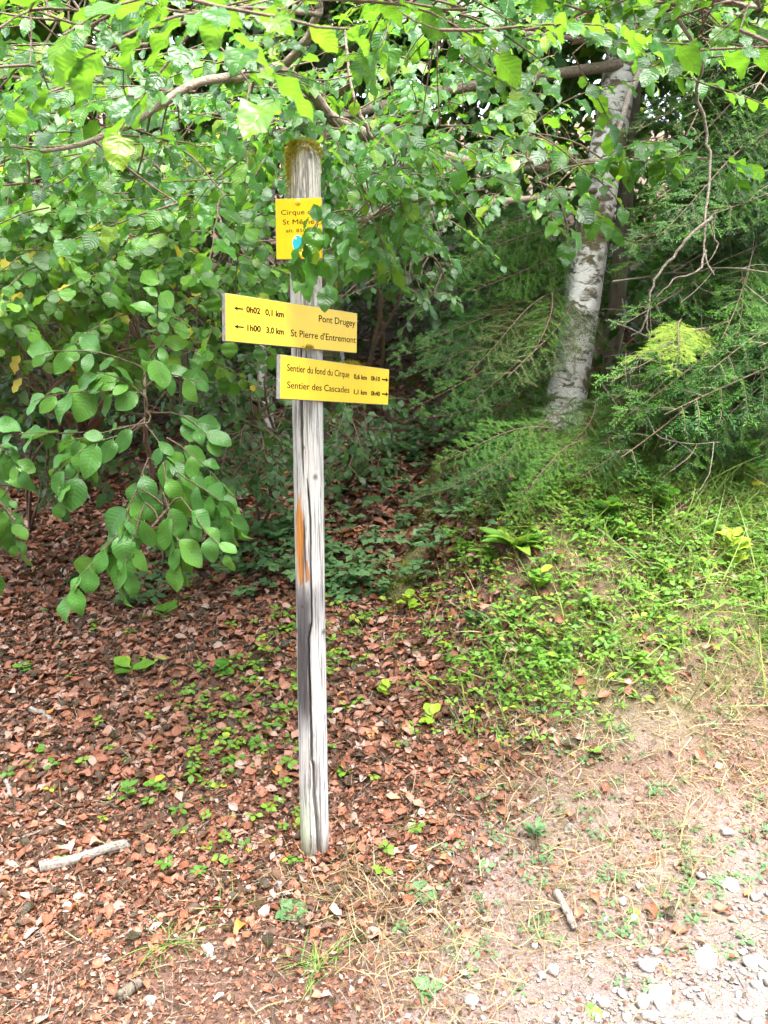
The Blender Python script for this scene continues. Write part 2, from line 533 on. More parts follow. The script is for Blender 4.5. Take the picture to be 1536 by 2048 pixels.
def moss_mat():
    m, nt = newmat('moss'); b = NT(nt)
    c = b.ramp(rnd_value(b), [(0, (.17, .14, .012)), (.45, (.30, .26, .015)), (.75, (.36, .22, .02)), (1, (.42, .36, .03))])
    pr = b.n('BsdfPrincipled', Base_Color=c, Roughness=.9)
    b.out(b.n('MixShader', i0=.25, i1=pr, i2=b.n('BsdfTranslucent', Color=(.35, .3, .03))))
    return m
M_MOSS = moss_mat()

def flat_mat(name, c, rough=.5, spec=.5):
    m, nt = newmat(name); b = NT(nt)
    pr = b.n('BsdfPrincipled', Base_Color=c, Roughness=rough); pr.inputs['Specular IOR Level'].default_value = spec
    b.out(pr)
    return m

def sign_mat():
    m, nt = newmat('yellow_enamel'); b = NT(nt)
    tc = b.n('TexCoord'); ob = tc.outputs['Object']
    n1 = b.noise(ob, 230, 3., .6); n2 = b.noise(ob, 14, 4., .6)
    speck = b.math('MULTIPLY', b.math('SUBTRACT', n1, .70, clamp=True), 12., clamp=True)
    c = b.mix(b.math('MULTIPLY', n2, .25), (.64, .42, .001), (.56, .365, .003))
    c = b.mix(b.math('MULTIPLY', speck, .6), c, (.35, .17, .02))
    mps = b.n('Mapping', Vector=ob); mps.inputs['Scale'].default_value = (1, .12, 1)
    n3 = b.noise(mps, 55, 4., .7)
    grime = b.math('MULTIPLY', b.math('SUBTRACT', n3, .54, clamp=True), 5., clamp=True)
    c = b.mix(b.math('MULTIPLY', grime, .28), c, (.33, .21, .03))
    ro = b.math('ADD', b.math('MULTIPLY', n2, .25), .3)
    b.out(b.n('BsdfPrincipled', Base_Color=c, Roughness=ro))
    return m
M_YEL = sign_mat()
M_BOARD = bark_mat('grey_board', (.34, .33, .32), (.2, .19, .18), (.5, .5, .49), scale=6)
M_INK = flat_mat('dark_ink', (.006, .005, .004), .7, .1)
M_TEAL = flat_mat('teal_print', (.02, .36, .45), .4)
M_SUNDOT = flat_mat('sun_print', (.85, .60, .12), .4)
M_PRINTW = flat_mat('white_print', (.8, .8, .78), .4)
M_PRINTR = flat_mat('red_print', (.45, .07, .02), .4)
M_BOLT = flat_mat('painted_bolt', (.78, .50, .01), .35)

def wood_mat():
    m, nt = newmat('weathered_wood'); b = NT(nt)
    at = b.n('Attribute', _attribute_name='col')
    tc = b.n('TexCoord'); ob = tc.outputs['Object']
    mp = b.n('Mapping', Vector=ob); mp.inputs['Scale'].default_value = (1, 1, .035)
    g1 = b.noise(mp, 130, 5., .7, .4); g2 = b.noise(mp, 420, 3., .7)
    mp2 = b.n('Mapping', Vector=ob); mp2.inputs['Scale'].default_value = (1, 1, .2)
    g3 = b.noise(mp2, 26, 4., .65)
    c = at.outputs['Color']
    dk = b.mix(.8, c, (.045, .032, .03))
    f = b.math('MULTIPLY', b.math('SUBTRACT', .53, g1, clamp=True), 7.5, clamp=True)
    c2 = b.mix(f, c, dk)
    f2 = b.math('MULTIPLY', b.math('SUBTRACT', .46, g2, clamp=True), 3.5, clamp=True)
    c2 = b.mix(f2, c2, dk)
    c2 = b.mix(b.math('MULTIPLY', b.math('SUBTRACT', g3, .5, clamp=True), 1.6, clamp=True), c2, b.mix(.4, c2, (.42, .28, .22)))
    h = b.math('ADD', g1, b.math('MULTIPLY', g2, .5))
    bp = b.n('Bump', Strength=.7, Distance=.004, Height=h)
    b.out(b.n('BsdfPrincipled', Base_Color=c2, Roughness=.8, Normal=bp))
    return m
M_WOOD = wood_mat()

# ================================================================== THE GROUND
def axis(lo, hi, a, bb, step):
    inner = np.arange(a, bb + 1e-6, step)
    g = step * 1.18 ** np.arange(1, 60)
    left = a - np.cumsum(g); right = bb + np.cumsum(g)
    return np.concatenate([left[left > lo][::-1], inner, right[right < hi]])
gx = axis(-90, 90, -3.0, 3.2, .04); gy = axis(-60, 88, 1.4, 6.2, .04)
XX, YY = np.meshgrid(gx, gy)
ZZ = zt(XX, YY)
nx, ny = len(gx), len(gy)
i = np.arange(ny - 1)[:, None] * nx; j = np.arange(nx - 1)[None]
Fq = np.stack([i + j, i + j + 1, i + nx + j + 1, i + nx + j], -1).reshape(-1, 4)
gd = gdist(XX, YY)
near = 1 - .75 * ss(2.65, 3.0, YY) - .25 * ss(3.0, 3.6, YY)
bank = bankmask(XX, YY) * ss(2.9, 3.4, YY) * (1 - ss(5.5, 7, YY))
dirt = ss(-.2, .3, hdist(XX, YY)) * near
patch = np.exp(-(((XX - 1.10) / .17) ** 2 + ((YY - 3.05) / .12) ** 2)) * 1.2
dirt = np.clip(np.maximum(dirt, patch) + bank * .25 * (YY < 4.4), 0, 1)
grav = ss(-.1, .3, gd) * near
moss = np.clip(ss(.15, .6, wob(XX, YY, 3.1, 11)) * bank * .8 + bank * .2 + ss(.4, .9, wob(XX, YY, 1.4, 3)) * ss(4, 5, YY) * .5, 0, 1)
colm = np.stack([dirt, grav, moss], -1).reshape(-1, 3)
floor = link('ground', mesh_np('ground', np.stack([XX, YY, ZZ], -1).reshape(-1, 3), [Fq], M_GROUND, col=colm))
tag(floor, 'brown forest soil rising from the pale track edge into the wood', None, None, 'structure')

def nrm_ground(x, y, e=.03):
    dx = (zt(x + e, y) - zt(x - e, y)) / (2 * e); dy = (zt(x, y + e) - zt(x, y - e)) / (2 * e)
    return nrm(np.stack([-dx, -dy, np.ones_like(dx)], -1))

# gravel track: a sheet laid on the ground
gxx = np.arange(.0, 3.6, .06); gyy = np.arange(-6, 3.2, .06)
XX2, YY2 = np.meshgrid(gxx, gyy); ok = gdist(XX2, YY2) > .12
nxx = len(gxx)
vid = -np.ones(XX2.shape, int); 
Fq = []
for a in range(len(gyy) - 1):
    for c in range(nxx - 1):
        if ok[a, c] and ok[a, c + 1] and ok[a + 1, c] and ok[a + 1, c + 1] and YY2[a, c] < 2.9:
            Fq.append((a * nxx + c, a * nxx + c + 1, (a + 1) * nxx + c + 1, (a + 1) * nxx + c))
Fq = np.array(Fq); used, inv = np.unique(Fq, return_inverse=True)
VV = np.stack([XX2, YY2, zt(XX2, YY2) + .004], -1).reshape(-1, 3)[used]
track = link('gravel_track', mesh_np('gravel_track', VV, [inv.reshape(-1, 4)], M_GROUND, col=np.tile([1., .75, 0], (len(VV), 1))))
tag(track, 'pale limestone gravel track in the lower right corner', None, None, 'structure')

# pebbles
import bmesh
def pebble(sub, seed, mat):
    bm = bmesh.new(); bmesh.ops.create_icosphere(bm, subdivisions=sub, radius=.5)
    r = np.random.RandomState(seed)
    A = r.normal(0, 1, (5, 3)); ph = r.uniform(0, 6, 5)
    for v in bm.verts:
        c = np.array(v.co); s = 1 + .10 * sum(np.sin(c @ A[k] * 3.5 + ph[k]) for k in range(5))
        for k in range(4):
            q = nrm(A[k]); e = c @ q - .34
            if e > 0: c = c - q * e * .8
        v.co = Vector(c * s * np.array([1, .8, .6]))
    V = np.array([v.co for v in bm.verts]); F = np.array([[v.index for v in f.verts] for f in bm.faces]); bm.free()
    return V, F, np.zeros((len(V), 2))
peb_hi = []
for k in range(5):
    V, F, UV = pebble(2, k, M_STONE); peb_hi.append(mesh_np('stone', V, [F[:, :3]], M_STONE))
peb_lo = [pebble(1, 20 + k, M_STONE) for k in range(5)]
def chip(seed):
    r = np.random.RandomState(seed); V = np.array([(.5, 0, 0), (-.5, 0, 0), (0, .4, 0), (0, -.4, 0), (0, 0, .3), (0, 0, -.3)]) * r.uniform(.7, 1.2, (6, 1)) + r.normal(0, .06, (6, 3))
    F = np.array([(0, 2, 4), (2, 1, 4), (1, 3, 4), (3, 0, 4), (2, 0, 5), (1, 2, 5), (3, 1, 5), (0, 3, 5)])
    return V, F, np.zeros((6, 2))
peb_chip = [chip(k) for k in range(5)]

def rotz_frame(n, tilt=.35):
    a = rs.uniform(0, 2 * PI, n)
    tip = np.stack([np.cos(a), np.sin(a), rs.normal(0, tilt, n)], -1)
    nor = np.stack([rs.normal(0, tilt, n), rs.normal(0, tilt, n), np.ones(n)], -1)
    return frame(tip, nor)

n = 90000
x = rs.uniform(-.3, 2.4, n); y = rs.uniform(1.1, 3.1, n); g = gdist(x, y)
keep = rs.rand(n) < (ss(-.2, .5, g) * .7 + ss(-.6, 0, g) * .03)
keep &= (y < 2.95)
x, y = x[keep], y[keep]; n = len(x)
s = np.clip(.007 * np.exp(rs.normal(0, .6, n)), .003, .04)
big = rs.rand(n) < .012; s[big] = rs.uniform(.025, .055, big.sum())
pos = np.stack([x, y, zt(x, y) + s * .1 + .003], -1); R = rotz_frame(n, .25)
px, py, d = project(pos)
inn = (px > 0) & (px < 1536) & (py > 0) & (py < 2048)
order = np.argsort(-np.where(inn, s / d, 0))[:290]
for k in order:
    link('stone', peb_hi[k % 5], track, m4(R[k], pos[k], s[k]))
rest = np.setdiff1d(np.arange(n), order)
sm = rest[s[rest] < .010]; lg = rest[s[rest] >= .010]
stuffpart(link('grit', merged('grit', peb_chip, pos[sm], R[sm], s[sm], M_STONE), track))
stuffpart(link('pebbles', merged('pebbles', peb_lo, pos[lg], R[lg], s[lg], M_STONE), track))

# fallen leaves
dead_hi = leaf_meshes('fallen_leaf', p_beech, M_DEAD, 4, fold=.18, wave=.13, droop=.2, wf=7, stalk=.05, curl=.25)
dead_lo = [leaf_tpl(p_beech, 3 + k % 2, 3, seed=k, fold=.16, wave=.12, droop=[.3, -.25, .1, .4][k], wf=6, stalk=0, curl=.3) for k in range(4)]
def litter_density(x, y):
    g = gdist(x, y)
    nearw = 1 - .97 * ss(-.25, .35, hdist(x, y)) * (1 - ss(3.0, 3.5, y))
    b = bankmask(x, y) * ss(2.8, 3.3, y) * (1 - ss(5.3, 6.5, y))
    bare = np.exp(-(((x - 1.10) / .18) ** 2 + ((y - 3.05) / .12) ** 2))
    nearw = nearw * (.62 + .38 * ss(-.5, .15, wob(x, y, 4.5, 20)))
    return np.clip((nearw * (1 - .86 * b) + .012) * (1 - .95 * bare), 0, 1)
def scatter(n, x0, x1, y0, y1, dens):
    x = rs.uniform(x0, x1, n); y = rs.uniform(y0, y1, n)
    k = rs.rand(n) < dens(x, y)
    return x[k], y[k]
xs, ysx, szs, fl = [], [], [], []
for (n, x0, x1, y0, y1, smin, smax, pw, ft) in [(70000, -2.2, 2.2, 2.2, 3.1, .006, .026, 1.5, .45), (62000, -1.7, 1.6, 1.3, 2.3, .005, .020, 1.4, .45), (5500, -2.2, 2.0, 2.1, 3.1, .026, .056, 1.4, .24), (2200, -2.2, 2.0, 1.2, 2.2, .022, .042, 1.4, .28), (40000, -2.6, 2.4, 2.9, 4.4, .010, .036, 1.6, .35), (12000, -2.6, 2.4, 2.9, 4.4, .034, .068, 1.2, .2), (19000, -3.4, 2.4, 4.2, 6.6, .040, .080, 1.5, .28), (16000, -6, 4, 6, 13, .06, .13, 2., .3)]:
    x, y = scatter(n, x0, x1, y0, y1, litter_density)
    u = rs.rand(len(x)) ** pw
    xs.append(x); ysx.append(y); szs.append(smin + (smax - smin) * u); fl.append(np.full(len(x), ft))
ring = 420; a = rs.uniform(0, 2 * PI, ring); q = .052 + rs.exponential(.028, ring)
xs.append(-.25 + q * np.cos(a)); ysx.append(2.53 + q * np.sin(a)); szs.append(rs.uniform(.012, .045, ring)); fl.append(np.full(ring, .6))
x = np.concatenate(xs); y = np.concatenate(ysx); s = np.concatenate(szs); fl = np.concatenate(fl); n = len(x)
# crumbled bits close to the track on the left, whole leaves up the slope

gn = nrm_ground(x, y)
nor = nrm(gn + rs.normal(0, 1, (n, 3)) * fl[:, None])
a = rs.uniform(0, 2 * PI, n)
tip = np.stack([np.cos(a), np.sin(a), 0 * a], -1); tip = tip - gn * (tip * gn).sum(1)[:, None]
tip = tip + gn * (rs.normal(0, .6, n) * fl)[:, None]
R = frame(tip, nor)
pos = np.stack([x, y, zt(x, y)], -1) + gn * (rs.uniform(.001, .016, n) + s * .12)[:, None]
pos[-ring:, 2] += np.clip(.030 - (np.hypot(x[-ring:] + .25, y[-ring:] - 2.53) - .05) * .45, 0, 1) * rs.rand(ring)
px, py, d = project(pos)
inn = (px > 0) & (px < 1536) & (py > 1000) & (py < 2048)
order = np.argsort(-np.where(inn, s / d, 0))[:300]
for k in order:
    link('fallen_leaf', dead_hi[k % 4], floor, m4(R[k], pos[k], s[k] * 1.05))
rest = np.setdiff1d(np.arange(n), order)
frag = [leaf_tpl(p_beech, 3, 2, seed=q, fold=.2, wave=.1, droop=[.35, -.25, .1, .5][q], stalk=0) for q in range(4)]
lg = rest[(s[rest] >= .024) & (y[rest] < 6.5)]; sm = np.setdiff1d(rest, lg)
lit = link('leaf_litter', merged('leaf_litter', dead_lo, pos[lg], R[lg], s[lg], M_DEAD, rnd=rs.rand(len(lg)) ** 1.1, aspect=rs.uniform(.5, 1.4, len(lg))))
lf = link('leaf_fragments', merged('leaf_fragments', frag, pos[sm], R[sm], s[sm], M_DEAD, rnd=rs.rand(len(sm)) ** 1.35, aspect=rs.uniform(.25, 1.5, len(sm))))
tag(lf, 'broken red brown leaf fragments matted between the fallen leaves', None, None, 'stuff')
tag(lit, 'russet brown dead beech leaves covering the forest floor', None, None, 'stuff')

n = 46000
x = rs.uniform(-1.8, 2.4, n); y = rs.uniform(1.2, 3.6, n); g = gdist(x, y)
k = rs.rand(n) < np.clip((.55 * (y > 2.65) + 1) * ss(-.35, .1, hdist(x, y)) * (1 - .75 * ss(.0, .4, g)) * (.12 + .8 * ss(-.1, .7, wob(x, y, 5, 19))), 0, 1)
x, y = x[k], y[k]; n = len(x)
crumb = [leaf_tpl(p_beech, 3, 2, seed=q, fold=.2, wave=.1, droop=[.3, -.2, .1][q], stalk=0) for q in range(3)]
o = link('leaf_crumbs', merged('leaf_crumbs', crumb, np.stack([x, y, zt(x, y) + .004], -1), rotz_frame(n, .35), rs.uniform(.005, .02, n), M_DEAD, aspect=rs.uniform(.4, 1.6, n)))
tag(o, 'crumbled leaf bits strewn over the bare dirt', None, None, 'stuff')

# ================================================================== THE SIGNPOST
PX, PY = -.25, 2.53
post_root = thing('signpost', (PX, PY, 0), 'weathered grey wooden signpost with three yellow hiking signs and a mossy top', 'signpost')
def zfront(py):
    q = (1024 - np.asarray(py, float)) / FPX
    return CAM[2] + (UPV[2] * q + FWD[2]) * (PY - .05) / (UPV[1] * q + FWD[1])
cpy = [295, 360, 860, 1240, 1600, 1715]; ccx = [607.5, 608.5, 617.5, 623, 629, 630]; chw = [32, 31.5, 30.5, 29, 28, 28]
def ang(px, py):
    sv = np.clip((px - np.interp(py, cpy, ccx)) / np.interp(py, cpy, chw), -.98, .98)
    return np.arcsin(sv)         # 0 faces the camera, positive right
nth_f, nth_b = 130, 30
th = np.concatenate([np.linspace(-PI / 2, PI / 2, nth_f, endpoint=False), np.linspace(PI / 2, 1.5 * PI, nth_b, endpoint=False)])
ztop = 2.395
zz = np.concatenate([np.arange(-.12, ztop, .006), [ztop]])
TT, ZZp = np.meshgrid(th, zz)
rad = np.full(TT.shape, .0505)
rad += .0016 * np.sin(2 * TT + .6 + ZZp) + .0008 * np.sin(5 * TT + 2 * ZZp) + .0005 * np.sin(9 * TT + ZZp * 3)
rad += .0006 * wob(TT * 3, ZZp * .5, 9, 3) + .0005 * wob(TT * 14, ZZp * .8, 3, 7)
def crack(pts, depth, seed):
    """pts: (px, py, width px)"""
    pts = np.array(pts, float)
    z = zfront(pts[:, 1]); a = ang(pts[:, 0], pts[:, 1])
    o = np.argsort(z)
    w = np.interp(ZZp, z[o], pts[o, 2], left=0, right=0) / 30. * 1.35
    ac = np.interp(ZZp, z[o], a[o]) + .010 * np.sin(ZZp * 37 + seed) + .006 * np.sin(ZZp * 101 + seed)
    dl = np.abs((TT - ac + PI) % (2 * PI) - PI) * np.cos(np.clip(ac, -1.2, 1.2))
    prof = np.clip(1.25 - dl / np.maximum(w * .6, 1e-4), 0, 1) * (w > .002)
    return np.minimum(prof, 1) * np.minimum(depth, depth * w * 14)
rad0 = rad.copy()
rad -= crack([(607.4, 700, 1.5), (607.4, 800, 3.4), (607.9, 867, 3.4), (609.7, 912, 2.8), (613, 985, 0)], .026, 1)
rad -= crack([(617.5, 950, 0), (621, 991, 2.6), (625, 1036, 2.4), (625.4, 1115, 2.0), (626.5, 1193, 2.0), (628, 1245, 2.0), (621, 1275, 2.2), (623, 1350, 2.6), (626, 1435, 3.0), (627.4, 1521, 3.6), (631, 1530, 3.8), (633, 1594, 4.6), (637.6, 1643, 5.2), (640.6, 1680, 5.4), (643, 1730, 5.6)], .032, 2)
rad -= crack([(597, 690, 2), (597, 800, 2.2), (598, 860, 0)], .014, 3)
rad -= crack([(634, 300, 2.5), (633, 350, 1.8), (634, 390, 0)], .012, 4)
rad -= crack([(622, 1560, 0), (624, 1640, 1.2), (626, 1720, 2)], .010, 5)
rad -= crack([(612, 1130, 0), (613, 1060, 2.2), (611, 1000, 0)], .010, 6)
# rounded worn head
rad *= 1 - .32 * np.clip((ZZp - (ztop - .035)) / .035, 0, 1) ** 2.2
lean = (ZZp / 2.4) * .004
# rotten foot
foot = ss(.06, -.02, ZZp) if False else np.clip((.05 - ZZp) / .05, 0, 1)
rad -= foot * .003 * (1 + np.sin(TT * 7)) 
Xp = PX + lean + rad * np.sin(TT); Yp = PY - rad * np.cos(TT)
headz = ZZp + np.where(ZZp > ztop - .03, .010 * np.sin(TT * 2 + 1) + .006 * np.sin(TT * 5), 0)
V = np.stack([Xp, Yp, headz], -1).reshape(-1, 3)
nt_, nz_ = len(th), len(zz)
i = np.arange(nz_ - 1)[:, None] * nt_; j = np.arange(nt_)[None]; j2 = (j + 1) % nt_
Fq = np.stack([i + j, i + j2, i + nt_ + j2, i + nt_ + j], -1).reshape(-1, 4)
V = np.vstack([V, [[PX + .004, PY, ztop + .012]]])
top = (nz_ - 1) * nt_
Ft = np.stack([top + np.arange(nt_), top + (np.arange(nt_) + 1) % nt_, np.full(nt_, len(V) - 1)], -1)
# colours: weathered grey with the stains the wood carries
pyz = np.interp(ZZp, zfront(np.array([1900., 1715, 1400, 1100, 800, 500, 200]))[::1], [1900., 1715, 1400, 1100, 800, 500, 200])
sx = np.sin(TT) * np.where(np.cos(TT) > 0, 1, np.nan)
sx = np.nan_to_num(sx, nan=5.)
wn_ = wob(TT * 9, ZZp * 1.2, 5, 4); wn2 = wob(TT * 20, ZZp * 4, 4, 8)
base = np.ones(TT.shape + (3,)) * np.array([.47, .455, .44])
base *= (1 + .07 * wn_ + .05 * wn2)[..., None]
def lay(mask, c):
    global base
    base = base * (1 - mask[..., None]) + np.array(c) * mask[..., None]
lay(ss(.1, .8, wn_) * .35, (.46, .36, .33))
lay(ss(560, 300, pyz) * .45, (.36, .31, .26))           # browner towards the top
# orange fresh wood
pxo = sx * np.interp(pyz, cpy, chw) + np.interp(pyz, cpy, ccx)
def tri(y, pts): return np.interp(y, [p[0] for p in pts], [p[1] for p in pts])
lo_e = tri(pyz, [(985, 602), (1030, 595), (1100, 596), (1160, 601), (1175, 604)]); hi_e = tri(pyz, [(985, 603), (1030, 611), (1060, 614), (1110, 613), (1160, 614), (1172, 605)])
jit = 1.6 * wn2 + 1.2 * np.sin(TT * 60)
m = ss(-1, 1.5, pxo - lo_e + jit) * ss(-1, 1.5, hi_e - pxo + jit) * (pyz > 982) * (pyz < 1178 + 9 * wn2)
lay(m, (.50, .19, .024))
m2 = ss(-1, 1.2, pxo - tri(pyz, [(1120, 616), (1160, 617)]) + jit * .5) * ss(-1, 1.2, tri(pyz, [(1110, 618), (1150, 623), (1165, 622)]) - pxo + jit * .5) * (pyz > 1118) * (pyz < 1160)
lay(m2, (.46, .16, .03))
m3 = ss(-1, 1.5, pxo - tri(pyz, [(1030, 610), (1090, 611), (1160, 615)]) + jit) * ss(-1, 1.5, tri(pyz, [(1030, 611), (1090, 617), (1120, 618), (1160, 619)]) - pxo + jit) * (pyz > 1040) * (pyz < 1165)
lay(m3 * .9, (.03, .014, .008))
# grey-black stain
m = ss(595, 601, pxo) * ss(631, 618, pxo) * ss(1165, 1215, pyz) * ss(1500, 1390, pyz)
lay(np.clip(m * (1.05 + .3 * wn_ + .4 * wn2), 0, .96), (.016, .014, .020))
m = ss(1150, 1190, pyz) * ss(1300, 1200, pyz) * (np.abs(sx) < 1)
lay(m * .6, (.13, .125, .135))
# knots
for (kx, ky, kr) in [(634, 952, 4.2), (612.5, 893, 2.4), (609, 1212, 2.6), (625, 1248, 3.4), (595, 1265, 4), (649, 1266, 3.5), (626, 1673, 2.), (623, 310, 4)]:
    dd = np.hypot((pxo - kx), (pyz - ky) * .75) / kr
    lay(np.clip(1.5 - dd, 0, 1) * .85 * (np.abs(sx) < 1), (.03, .02, .016))
# algae at the foot, lichen up high
lay(ss(1540, 1715, pyz) * ss(.1, -.9, sx) * .7, (.36, .46, .16))
lay(ss(1500, 1715, pyz) * .4 * ss(-.5, .8, wn_), (.44, .50, .38))
lay(ss(1655, 1712, pyz) * .75 * ss(-.9, .3, wn_ + .6), (.10, .07, .045))
m = ss(.35, .7, wob(TT * 12, ZZp * 22, 5, 14)) * (ss(640, 560, pyz) * .8 + ss(1000, 700, pyz) * .25)
lay(np.clip(m, 0, 1) * .9, (.035, .04, .035))
colp = np.vstack([base.reshape(-1, 3), [[.3, .25, .18]]])
pm = mesh_np('post', V - np.array([PX, PY, 0]), [Fq, Ft], M_WOOD, col=np.clip(colp, 0, 1))
link('post', pm, post_root, Matrix.Translation((PX, PY, 0)))

# moss on the head
def tuft(n, pos, nor, length, width, lean=.5):
    tip = nrm(nor + rs.normal(0, lean, (n, 3)))
    return pos, frame(tip, rs.normal(0, 1, (n, 3))), length * rs.uniform(.5, 1.3, n)
blade3 = [leaf_tpl(lambda v: .07 * (1 - v ** 2) + .004, 3, 2, seed=k, fold=0, wave=0, droop=.3, stalk=0) for k in range(3)]
n = 2600
a = rs.uniform(0, 2 * PI, n); rr = .048 * np.sqrt(rs.rand(n))
kk = wob(rr * np.cos(a) * 30, rr * np.sin(a) * 30, 2, 5) > -.5; a, rr = a[kk], rr[kk]; n = len(a)
pt = np.stack([PX + .004 + rr * np.sin(a), PY - rr * np.cos(a), np.full(n, ztop) + .012 - 2.5 * rr ** 2], -1)
nt1 = np.stack([np.sin(a) * rr / .052 * .7, -np.cos(a) * rr / .052 * .7, np.ones(n)], -1)
n2 = 1900      # beard down the left front of the head
a2 = rs.normal(-.85, .30, n2); dz = rs.exponential(.045, n2); dz = np.minimum(dz, .16)
a2 = a2 - dz * 1.2
pt2 = np.stack([PX + .004 + .051 * np.sin(a2), PY - .051 * np.cos(a2), ztop - .004 - dz], -1)
nt2 = np.stack([np.sin(a2), -np.cos(a2), np.full(n2, -.7)], -1)
n3 = 650
a3 = rs.uniform(-1.6, 1.7, n3); dz = rs.exponential(.012, n3)
pt3 = np.stack([PX + .004 + .048 * np.sin(a3), PY - .048 * np.cos(a3), ztop - dz], -1)
nt3 = np.stack([np.sin(a3), -np.cos(a3), np.full(n3, -.2)], -1)
p_, R_, s_ = tuft(n + n2 + n3, np.vstack([pt, pt2, pt3]), nrm(np.vstack([nt1, nt2, nt3])), .011, .1)
mo = link('moss_cap', merged('moss_cap', blade3, p_, R_, s_, M_MOSS), post_root)
mo['kind'] = 'stuff'; mo['label'] = 'golden green moss growing over the post head'

# signs
def box_mesh(name, w, h, t, mat, z0=0., bev=.0015):
    bm = bmesh.new(); bmesh.ops.create_cube(bm, size=1)
    for v in bm.verts: v.co = Vector((v.co.x * w, v.co.y * h, v.co.z * t + z0))
    bmesh.ops.bevel(bm, geom=list(bm.edges), offset=bev, segments=2, affect='EDGES', profile=.7)
    me = bpy.data.meshes.new(name); bm.to_mesh(me); bm.free(); me.materials.append(mat)
    return me

def sign_frame(c, yaw, roll):
    r = np.array([math.cos(yaw), math.sin(yaw), 0]); u = np.array([0, 0, 1.])
    n_ = np.array([math.sin(yaw), -math.cos(yaw), 0])
    r2 = r * math.cos(roll) + u * math.sin(roll); u2 = u * math.cos(roll) - r * math.sin(roll)
    return m4(np.stack([r2, u2, n_], -1), c)

def text(parent, MS, s, x, y, h, mat=None, align='LEFT', width=None, bold=0., z=.0012, label=None):
    """lettering of cap height h placed in the sign's own plane, squeezed to width"""
    cu = bpy.data.curves.new('lettering', 'FONT')
    cu.body = s; cu.size = h / .70; cu.extrude = .0003; cu.offset = bold; cu.align_x = 'LEFT'; cu.align_y = 'BOTTOM_BASELINE'
    cu.resolution_u = 4
    tmp = bpy.data.objects.new('lettering', cu); COL.objects.link(tmp)
    bpy.context.view_layer.update()
    dg = bpy.context.evaluated_depsgraph_get()
    me = bpy.data.meshes.new_from_object(tmp.evaluated_get(dg))
    bpy.data.objects.remove(tmp); bpy.data.curves.remove(cu)
    n_ = len(me.vertices); co = np.zeros(n_ * 3, np.float32); me.vertices.foreach_get('co', co); co = co.reshape(-1, 3)
    x0, x1 = co[:, 0].min(), co[:, 0].max()
    k = 1.0 if width is None else width / (x1 - x0)
    w = (x1 - x0) * k
    co[:, 0] = (co[:, 0] - x0) * k
    if align == 'RIGHT': co[:, 0] -= w
    if align == 'CENTER': co[:, 0] -= w / 2
    me.vertices.foreach_set('co', co.ravel()); me.update()
    me.materials.clear(); me.materials.append(mat or M_INK)
    o = link('lettering', me, parent, MS @ Matrix.Translation((x, y, z)))
    o['label'] = 'dark lettering reading ' + s if mat is None else 'small red lettering'
    return o

def arrow(parent, MS, x, y, L, d, z=.0012):
    h = L * .17
    pts = [(0, 0), (L * .42, h * 1.05), (L * .36, h * .32), (L, h * .34), (L, -h * .34), (L * .36, -h * .32), (L * .42, -h * 1.05)]
    V = [(px * d, py, 0) for px, py in pts] + [(px * d, py, .0004) for px, py in pts]
    n_ = len(pts)
    F = [tuple(range(n_, 2 * n_)) if d > 0 else tuple(reversed(range(n_, 2 * n_)))]
    F = [(7, 8, 9), (7, 9, 12), (7, 12, 13), (9, 10, 11), (9, 11, 12)]
    me = bpy.data.meshes.new('arrow'); me.from_pydata(V, [], F + [(k, (k + 1) % n_, (k + 1) % n_ + n_, k + n_) for k in range(n_)])
    me.materials.append(M_INK)
    link('arrow', me, parent, MS @ Matrix.Translation((x, y, z)))

def board(name, label, c, yaw, roll, W, H, T):
    MS = sign_frame(c, yaw, roll)
    b_ = link(name, box_mesh(name, W, H, T, M_BOARD, -T / 2), post_root, MS)
    b_['label'] = label
    f_ = link('yellow_face', box_mesh('yellow_face', W - .004, H - .003, .002, M_YEL, .0002, .0006), b_, MS)
    return b_, MS

def bolt(parent, MS, x, y, r=.0065):
    bm = bmesh.new()
    bmesh.ops.create_uvsphere(bm, u_segments=16, v_segments=8, radius=r)
    for v in bm.verts: v.co.z = max(v.co.z, 0) * .45
    bmesh.ops.create_cone(bm, cap_ends=True, segments=16, radius1=r * 1.5, radius2=r * 1.4, depth=.0012)
    me = bpy.data.meshes.new('bolt'); bm.to_mesh(me); bm.free(); me.materials.append(M_BOLT)
    me.polygons.foreach_set('use_smooth', [True] * len(me.polygons))
    o = link('bolt', me, parent, MS @ Matrix.Translation((x, y, .0016)))
    me2 = bpy.data.meshes.new('socket_shade_disc'); bm = bmesh.new(); bmesh.ops.create_circle(bm, cap_ends=True, segments=10, radius=r * .22); bm.to_mesh(me2); bm.free(); me2.materials.append(M_INK)
    k = link('bolt_socket_shade', me2, parent, MS @ Matrix.Translation((x, y, .0016 + r * .45 + .0004)))  # flat dark disc stands for the shade inside the socket

